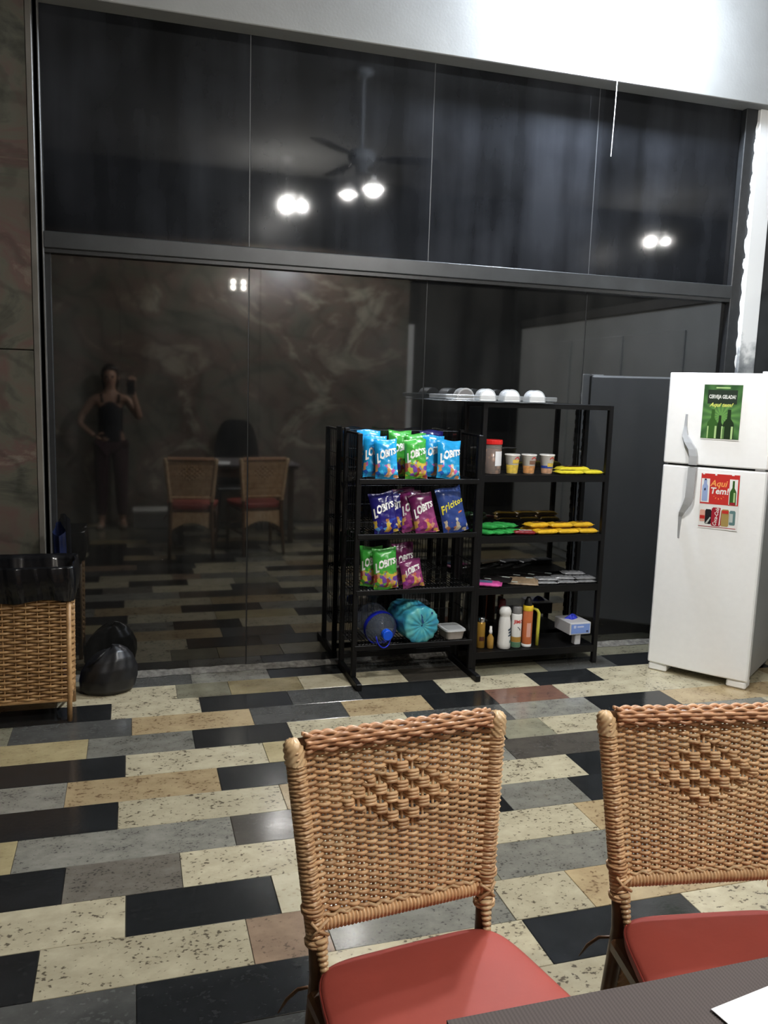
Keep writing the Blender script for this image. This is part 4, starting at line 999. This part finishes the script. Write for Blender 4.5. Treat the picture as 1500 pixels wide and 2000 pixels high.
# ribbed cloth: real ribs running along the edge
rib = MB(); nr = 230
vs = []; xs = [-.60, -.3, 0, .3, .60]
for i in range(nr*2+1):
    y = .384-.768*i/(nr*2); h = .7563+(.0016 if i % 2 else 0)
    for x in xs: vs.append((x, y+.0015*sin(x*7), h))
for x in xs: vs.append((x, -.384, .752))
n0 = len(vs)
for x in xs: vs.append((x, .3845, .7515))
fs = [(j*5+i, j*5+i+1, (j+1)*5+i+1, (j+1)*5+i) for j in range(nr*2+1) for i in range(4)]
fs += [(n0+i, n0+i+1, i+1, i) for i in range(4)]
rib.add(vs, fs)
cl = rib.obj('table_cloth', 'ribbed_cloth'); cl.location = (.95, .44, .006)
tag(cl, 'ribbed dark grey-brown cloth covering the dining table', 'table cloth')
MB().box(-.60, .60, -.384, .3835, .7515, .7535).obj('backing', 'ribbed_cloth', cl)
mat('paper_bright', (.85, .85, .84), .6)
pp = MB().bev(0, .21, -.297, 0, 0, .0012, .0003).obj('paper_sheet', 'paper_bright'); pp.location = (.668, .757, .7655); pp.rotation_euler = (0, 0, R(9))
tag(pp, 'white sheet of paper lying on the ribbed table cloth', 'paper')

# ================================================================== BIN WITH LINER, RUBBISH BAG, BLUE BAG
bn = thing('wicker_bin', 'wicker waste bin on legs lined with a black plastic bag', 'bin', (-.452, 3.895, 0))
HX, HY = .178, .122
def per(s_, g=0.0):
    """point on the rounded rectangle of the bin, s_ 0..1"""
    P = [(-HX-g, -HY-g), (HX+g, -HY-g), (HX+g, HY+g), (-HX-g, HY+g)]; lens = [2*(HX+g), 2*(HY+g)]*2; tot = sum(lens); d = (s_ % 1)*tot
    for i in range(4):
        if d <= lens[i]+1e-9:
            a, b_ = P[i], P[(i+1) % 4]; k = d/lens[i]; n_ = ((0, -1), (1, 0), (0, 1), (-1, 0))[i]
            return Vector((a[0]+(b_[0]-a[0])*k, a[1]+(b_[1]-a[1])*k, 0)), Vector((*n_, 0))
        d -= lens[i]
    return Vector((*P[0], 0)), Vector((0, -1, 0))
NB = 26
for r in range(34):
    z = .112+r*.0138; pts = []; M_ = NB*6
    for i in range(M_):
        p, n_ = per(i/M_); k = cos(pi*(i/6+r))
        pts.append(p*(1+.05*(z-.1)) + n_*(.0062*k) + Vector((0, 0, z)))
    MB().tube(pts, .0064, 5, closed=True).obj('cane_strand', 'cane_bin', bn, smooth=True)
for i in range(NB):
    p, n_ = per((i+.0)/NB)
    MB().tube([p*1.0+Vector((0, 0, .105)), p*1.024+Vector((0, 0, .585))], .0035, 5).obj('stake', 'cane_bin', bn)
for sx in (-1, 1):
    for sy in (-1, 1):
        MB().tube([(sx*(HX-.002), sy*(HY-.002), 0), (sx*(HX-.002), sy*(HY-.002), .11), (sx*HX*1.02, sy*HY*1.02, .585)], .0115, 8).obj('leg', 'cane_bin', bn, smooth=True)
    MB().tube([(sx*HX, -HY, .05), (sx*HX, 0, .095), (sx*HX, HY, .05)], .006, 6).obj('brace', 'cane_bin', bn, smooth=True)
MB().bev(-HX-.006, HX+.006, -HY-.006, HY+.006, .092, .106, .003).obj('base_rim', 'cane_bin', bn)
mat('bin_liner', (.006, .006, .007), .16, noise=.1)
def liner(u, v):
    p, n_ = per(u, .006); q = u*2*pi
    wob = .0022*sin(9*q+2*v)+.0018*sin(16*q+1+3*v)+.0008*sin(37*q+v*6)
    if v < .6:      # outside skirt folded over the rim
        k = v/.6; z = .555+.007*sin(5*q+1)*(1-k)+k*.155; off = .016+.010*sin(k*3)+wob
    else:           # down inside
        k = (v-.6)/.4; z = .71+.01*sin(9*q)-.16*k; off = .010-.05*k+wob*.6
    return tuple(p*1.03+n_*off+Vector((0, 0, z)))
MB().grid(liner, 220, 22).obj('liner', 'bin_liner', bn, smooth=True)
rb = thing('rubbish_bag', 'tied black rubbish bag sitting on the floor beside the wicker bin', 'rubbish bag', (-.128, 4.13, 0))
mat('bag_black', (.013, .013, .014), .36, noise=.2)
def sack(u, v):
    q = 2*pi*u
    prof = [(0, .0), (.098, .0), (.120, .022), (.127, .07), (.120, .12), (.100, .165), (.070, .197), (.036, .215), (.004, .219)]
    k = v*(len(prof)-1); i = min(int(k), len(prof)-2); f = k-i
    r_ = prof[i][0]+(prof[i+1][0]-prof[i][0])*f; z = prof[i][1]+(prof[i+1][1]-prof[i][1])*f
    w_ = 1+.05*sin(2*q+1)+(.02*sin(7*q+z*24)+.012*sin(13*q-z*40))*min(1, z*8)
    return (r_*w_*cos(q)*1.03+.02*z/.2, r_*w_*sin(q)*.85, z*(1+.06*sin(q+2))+.004*sin(5*q+3*z)*v)
MB().grid(sack, 90, 48).obj('sack', 'bag_black', rb, smooth=True)
MB().grid(lambda u, v: (-.085+.075*u+.01*sin(4*v), -.055-.03*sin(u*3)*v, .125+.085*u+.018*v-.02*v*v*u), 10, 6).obj('fold', 'bag_black', rb, smooth=True)
bb = thing('blue_bag', 'blue plastic bag squeezed between the bin and the marble pillar', 'plastic bag', (-.335, 4.17, 0))
mat('bag_blue_film', (.008, .012, .04), .3, noise=.5, nscale=18)
MB().grid(lambda u, v: ((.034*(1-.3*v)+.008*sin(6*pi*u+v*9))*cos(2*pi*u), (.05*(1-.4*v)+.006*sin(8*pi*u+v*7))*sin(2*pi*u), .80*v+.03*v*sin(2*pi*u)), 40, 30).obj('film', 'bag_blue_film', bb, smooth=True)

# ================================================================== LAMPS
m_b = emit('bulb_glow', (1.0, .975, .93), BULB); m_f = emit('near_glow', (.78, .87, 1.0), NEAR)
mat('lamp_white', (.7, .7, .7), .4); mat('lamp_dark', (.03, .03, .032), .4)
m_n = emit('fan_glow', (1.0, .975, .94), FAN)
def bulb(x, y, z, r, m, par, nm='bulb'):
    return MB().lathe([(.013, z+r*1.02)]+[(r*sin(R(a)), z+r*cos(R(a))) for a in range(20, 171, 15)]+[(.002, z-r)], 18, Matrix.Translation((x, y, 0))).obj(nm, m, par, smooth=True)
def ceiling_lamp(x, y, z, label, two=None, r=.045):
    """plate on the ceiling, rod, socket and one or two bulbs hanging at height z"""
    t = thing('ceiling_lamp', label, 'lamp', (x, y, 3.75), 0, 'ceiling lamps'); d = z-3.75
    MB().lathe([(.07, 0), (.072, -.006), (.05, -.022), (.026, -.03)], 24).obj('ceiling_plate', 'lamp_white', t, smooth=True)
    MB().tube([(0, 0, -.02), (0, 0, d+.11)], .007, 8).obj('rod', 'lamp_white', t)
    for bx, by, rr in [(0, 0, r)] + ([(*two, r*.6)] if two else []):
        if bx or by: MB().tube([(0, 0, d+.11), (bx, by, d+.10)], .007, 8).obj('arm', 'lamp_white', t)
        MB().lathe([(.018, d+.11), (.02, d+.10), (.02, d+rr*.9)], 16, Matrix.Translation((bx, by, 0))).obj('socket', 'lamp_white', t)
        bulb(bx, by, d, rr, m_b, t)
    return t
ceiling_lamp(1.512, .05, 3.3, 'twin-bulb ceiling lamp mirrored at the left in the upper glass', (.157, 0))
ceiling_lamp(5.785, -.05, 3.3, 'twin-bulb ceiling lamp mirrored at the far right in the upper glass', (.15, .08), .03)
fn = thing('ceiling_fan', 'ceiling fan with two bulbs hanging over the room', 'ceiling fan', (1.62, 2.53, 3.75))
mat('fan_blade', (.22, .21, .2), .5)
MB().lathe([(.07, 0), (.07, -.02), (.03, -.05)], 20).obj('ceiling_plate', 'lamp_white', fn, smooth=True)
MB().tube([(0, 0, -.04), (0, 0, -.55)], .012, 10).obj('rod', 'lamp_white', fn)
MB().lathe([(.03, -.53), (.09, -.55), (.105, -.59), (.09, -.64), (.05, -.66), (.045, -.70)], 24).obj('motor', 'lamp_white', fn, smooth=True)
for k in range(3):
    T_ = Matrix.Rotation(R(18+120*k), 4, 'Z') @ Matrix.Translation((0, 0, -.60)) @ Matrix.Rotation(R(10), 4, 'X')
    MB().bev(.09, .2, -.018, .018, -.004, .004, .001, T_).obj('blade_arm', 'lamp_dark', fn)
    MB().prism([(.18, -.05), (.30, -.065), (.52, -.07), (.56, -.05), (.56, .05), (.52, .07), (.30, .065), (.18, .05)], T_ @ Matrix.Rotation(R(90), 4, 'X'), .006).obj('blade', 'fan_blade', fn)
for bx, by, rr in ((.06, .12, .05), (-.064, -.13, .03)):
    MB().tube([(0, 0, -.69), (bx*.8, by*.8, -.72), (bx, by, -.74)], .009, 8).obj('arm', 'lamp_white', fn)
    MB().lathe([(.018, -.73), (.02, -.735), (.02, -.82+rr*.9)], 16, Matrix.Translation((bx, by, 0))).obj('socket', 'lamp_white', fn)
    bulb(bx, by, -.82, rr, m_n, fn)
    MB().lathe([(.021, -.765), (.03, -.77), (.075, -.825), (.078, -.83), (.073, -.828), (.028, -.774)], 24, Matrix.Translation((bx, by, 0)), cap=False).obj('lamp_shade', 'lamp_white', fn, smooth=True)
fl = thing('beam_lamp', 'bright bulb on a short arm fixed to the white beam', 'lamp', (2.42, 4.21, 3.47))
MB().lathe([(.05, 0), (.052, .006), (.035, .02), (.014, .026)], 24, Matrix.Rotation(R(90), 4, 'X')).obj('wall_plate', 'lamp_white', fl, smooth=True)
MB().tube([(0, -.02, 0), (0, -.10, .03), (0, -.15, .09), (0, -.15, .075)], .009, 8).obj('arm', 'lamp_white', fl)
MB().lathe([(.02, .085), (.021, .08), (.021, .045)], 16, Matrix.Translation((0, -.15, 0))).obj('socket', 'lamp_white', fl)
bulb(0, -.15, 0, .055, m_f, fl)
mat('streak_white', (.8, .8, .8), .4)
cb_ = MB().tube([(2.512, 4.2, 3.40), (2.510, 4.2, 3.1), (2.503, 4.2, 2.79)], .0022, 6).obj('flare_streak', 'streak_white'); tag(cb_, 'thin pale cable standing in for lens flare below the white beam before the upper glass', 'streak')  # thin tube added as the lens flare streak under the lamp
# emergency light block on the rear wall: four small LEDs
el = thing('emergency_light', 'small four-LED emergency light on the rear marble wall', 'lamp', (1.11, -.575, 2.56))
MB().bev(-.10, .10, -.02, .03, -.06, .06, .008).obj('case', 'lamp_dark', el)
m_e = emit('led_glow', (1, .93, .8), 60)
for x in (-.055, .055):
    for z in (-.03, .03):
        MB().lathe([(.018, 0), (.016, .006), (.006, .010)], 12, Matrix.Translation((x, .03, z)) @ Matrix.Rotation(R(-90), 4, 'X')).obj('led', m_e, el)

# ================================================================== BEHIND THE CAMERA (seen in the glass)
cool = thing('cool_box', 'pale grey cool box on the floor by the rear wall', 'cool box', (.2, -.36, 0))
mat('cool_grey', (.72, .72, .70), .5); MB().bev(-.19, .19, -.12, .12, 0, .15, .01).obj('box_body', 'cool_grey', cool); MB().bev(-.2, .2, -.13, .13, .15, .19, .01).obj('lid', 'white_plastic', cool)
pc = thing('plastic_chair', 'black round-backed chair on the far side of the dining table', 'chair', (1.07, -.16, 0))
MB().grid(lambda u, v: ((u*2-1)*.235*(1-.25*max(0, v-.5)**2*4*abs(u*2-1)), -.17+.06*(u*2-1)**2*1.0+.0-.03*v, .44+.70*v*(1-.12*abs(u*2-1)**3)), 16, 12).obj('backrest', 'black_plastic', pc, smooth=True)
MB().bev(-.23, .23, -.16, .2, .42, .45, .01).obj('seat', 'black_plastic', pc)
for sx in (-1, 1):
    for y in (-.15, .18): MB().tube([(sx*.2, y, .43), (sx*.23, y*1.1, 0)], [.02, .015], 8).obj('leg', 'black_plastic', pc)

# the person taking the picture, one hand on the hip, the other holding the phone up
def skin_body(name, verts, edges, m, parent, sub=2):
    me = bpy.data.meshes.new(name); me.from_pydata([v[:3] for v in verts], edges, [])
    o = bpy.data.objects.new(name, me); COL.objects.link(o)
    md = o.modifiers.new('s', 'SKIN'); sd = o.modifiers.new('d', 'SUBSURF'); sd.levels = sub; sd.render_levels = sub
    sv = me.skin_vertices[0].data if me.skin_vertices else None
    if sv is None:
        bm = bmesh.new(); bm.from_mesh(me); bm.verts.layers.skin.verify(); bm.to_mesh(me); bm.free(); sv = me.skin_vertices[0].data
    for i, v in enumerate(verts):
        sv[i].radius = v[3] if isinstance(v[3], tuple) else (v[3], v[3])
    sv[0].use_root = True
    dg = bpy.context.evaluated_depsgraph_get(); em = bpy.data.meshes.new_from_object(o.evaluated_get(dg))
    bpy.data.objects.remove(o)
    em.materials.clear(); em.materials.append(MATS[m]); em.polygons.foreach_set('use_smooth', [True]*len(em.polygons))
    q = bpy.data.objects.new(name, em); COL.objects.link(q); q.parent = parent; return q
mat('skin', (.42, .24, .16), .5); mat('top_black', (.010, .010, .012), .8); mat('trousers_wine', (.045, .014, .018), .8); mat('hair_dark', (.012, .008, .006), .5); mat('shoe_tan', (.32, .24, .18), .6)
PX, PY = -.20, -.27
ps = thing('person', 'person in a black tank top holding up a phone, one hand on hip', 'person', (PX, PY, 0))
V = [(0, 0, .92, (.125, .09)), (0, 0, 1.06, (.11, .08)), (0, .005, 1.2, (.125, .085)), (0, 0, 1.32, (.12, .075)), (0, 0, 1.385, (.055, .055)), (0, .01, 1.44, (.045, .048)), (0, .02, 1.50, (.066, .075)), (0, .022, 1.565, (.072, .085)), (0, .015, 1.62, (.05, .06)),
     (-.16, 0, 1.325, .05), (-.275, -.04, 1.16, .040), (-.30, -.02, 1.07, .034), (-.19, .045, .98, .026), (-.155, .07, .955, .026),
     (.16, 0, 1.325, .05), (.26, .05, 1.17, .040), (.285, .10, 1.14, .034), (.235, .17, 1.33, .027), (.215, .19, 1.42, .026),
     (-.085, 0, .84, (.085, .085)), (-.095, .01, .5, .058), (-.10, -.02, .28, .05), (-.10, -.03, .07, .034), (-.105, .06, .035, .035), (-.11, .13, .03, .028),
     (.085, 0, .84, (.085, .085)), (.095, .02, .5, .058), (.10, -.01, .28, .05), (.105, -.02, .07, .034), (.12, .07, .035, .035), (.13, .14, .03, .028)]
E_ = [(0, 1), (1, 2), (2, 3), (3, 4), (4, 5), (5, 6), (6, 7), (7, 8), (3, 9), (9, 10), (10, 11), (11, 12), (12, 13), (3, 14), (14, 15), (15, 16), (16, 17), (17, 18), (0, 19), (19, 20), (20, 21), (21, 22), (22, 23), (23, 24), (0, 25), (25, 26), (26, 27), (27, 28), (28, 29), (29, 30)]
skin_body('body', V, E_, 'skin', ps)
T = [(0, 0, .84, (.15, .115)), (0, 0, .93, (.145, .11)), (0, 0, 1.06, (.122, .092)), (0, .005, 1.2, (.137, .098)), (0, 0, 1.295, (.122, .085)), (0, 0, 1.325, (.085, .07))]
skin_body('tank_top', T, [(0, 1), (1, 2), (2, 3), (3, 4), (4, 5)], 'top_black', ps)
for s_ in (-1, 1): MB().tube([(s_*.075, .07, 1.29), (s_*.085, .05, 1.365), (s_*.085, -.03, 1.37), (s_*.08, -.08, 1.29)], .014, 8, flat=.6).obj('strap', 'top_black', ps, smooth=True)
Q = [(0, 0, .91, (.137, .105)), (-.085, 0, .84, (.1, .1)), (-.095, .01, .5, .072), (-.10, -.02, .28, .064), (-.10, -.03, .12, .055), (.085, 0, .84, (.1, .1)), (.095, .02, .5, .072), (.10, -.01, .28, .064), (.105, -.02, .12, .055)]
skin_body('trousers', Q, [(0, 1), (1, 2), (2, 3), (3, 4), (0, 5), (5, 6), (6, 7), (7, 8)], 'trousers_wine', ps)
def hair(u, v):
    a = 2*pi*u; e = -pi/2+pi*v; r_ = .088
    x, y, z = r_*cos(e)*cos(a), r_*1.15*cos(e)*sin(a), r_*1.25*sin(e)
    y = min(y, .035 if z < .05 else .2)
    if y < 0 and z < 0: z *= 2.1
    return (x, y-.012, 1.565+z)
MB().grid(hair, 28, 18).obj('hair', 'hair_dark', ps, smooth=True)
mat('eye_dark', (.01, .008, .008), .3); mat('lip', (.3, .09, .08), .5)
for s_ in (-1, 1):
    MB().lathe([(.011, 0), (.008, .004), (.002, .006)], 10, Matrix.Translation((s_*.028, .098, 1.545)) @ Matrix.Rotation(R(-90), 4, 'X')).obj('eye', 'eye_dark', ps)
    MB().tube([(s_*.077, .0, 1.56), (s_*.084, .0, 1.54), (s_*.077, .005, 1.52)], .010, 8).obj('ear', 'skin', ps, smooth=True)
    skin_body('shoe', [(s_*.105, -.05, .04, (.045, .042)), (s_*.11, .05, .035, (.045, .036)), (s_*.125, .16, .026, (.036, .026))], [(0, 1), (1, 2)], 'shoe_tan', ps, 1)
skin_body('nose', [(0, .095, 1.545, .008), (0, .108, 1.52, .012), (0, .098, 1.508, .012)], [(0, 1), (1, 2)], 'skin', ps, 1)
MB().tube([(-.022, .09, 1.485), (0, .1, 1.487), (.022, .09, 1.485)], [.004, .007, .004], 6).obj('mouth', 'lip', ps, smooth=True)
# hands: palm and five bent fingers each
def hand(base, fw_, side, curl, parent):
    base = Vector(base); fw_ = Vector(fw_).normalized(); side = Vector(side).normalized(); nrm = fw_.cross(side)
    palm = [(*base, (.024, .016)), (*(base+fw_*.04), (.034, .014)), (*(base+fw_*.075), (.036, .012))]
    skin_body('palm', palm, [(0, 1), (1, 2)], 'skin', parent, 1)
    for k, (off, ln) in enumerate(((-.028, .058), (-.010, .07), (.009, .074), (.027, .066))):
        p = base+fw_*.075+side*off; q = p+(fw_*cos(curl*.4)+nrm*sin(curl*.4))*ln*.5; r_ = q+(fw_*cos(curl)+nrm*sin(curl))*ln*.3; e = r_+(fw_*cos(curl*1.6)+nrm*sin(curl*1.6))*ln*.25
        skin_body('finger', [(*p, .0095), (*q, .009), (*r_, .008), (*e, .007)], [(0, 1), (1, 2), (2, 3)], 'skin', parent, 1)
    p = base+fw_*.025+side*.03; q = p+(side*.8+fw_*.6+nrm*.3)*.03; e = q+(fw_*.9+nrm*.5+side*.2)*.028
    skin_body('thumb', [(*p, .012), (*q, .0105), (*e, .009)], [(0, 1), (1, 2)], 'skin', parent, 1)
hand((.213, .195, 1.425), (0, .12, 1), (-1, 0, 0), .9, ps)
hand((-.15, .07, .955), (.9, .25, -.5), (.3, .5, .8), .5, ps)
ph = thing('phone', 'black phone held up in the raised hand', 'phone', (.0, -.02, 1.5))
MB().bev(-.037, .037, -.008, .0, -.125, .022, .003).obj('phone_body', 'black_plastic', ph); MB().bev(-.035, .035, -.0088, -.0081, -.12, .017, .0003).obj('screen', 'frame_grey', ph)
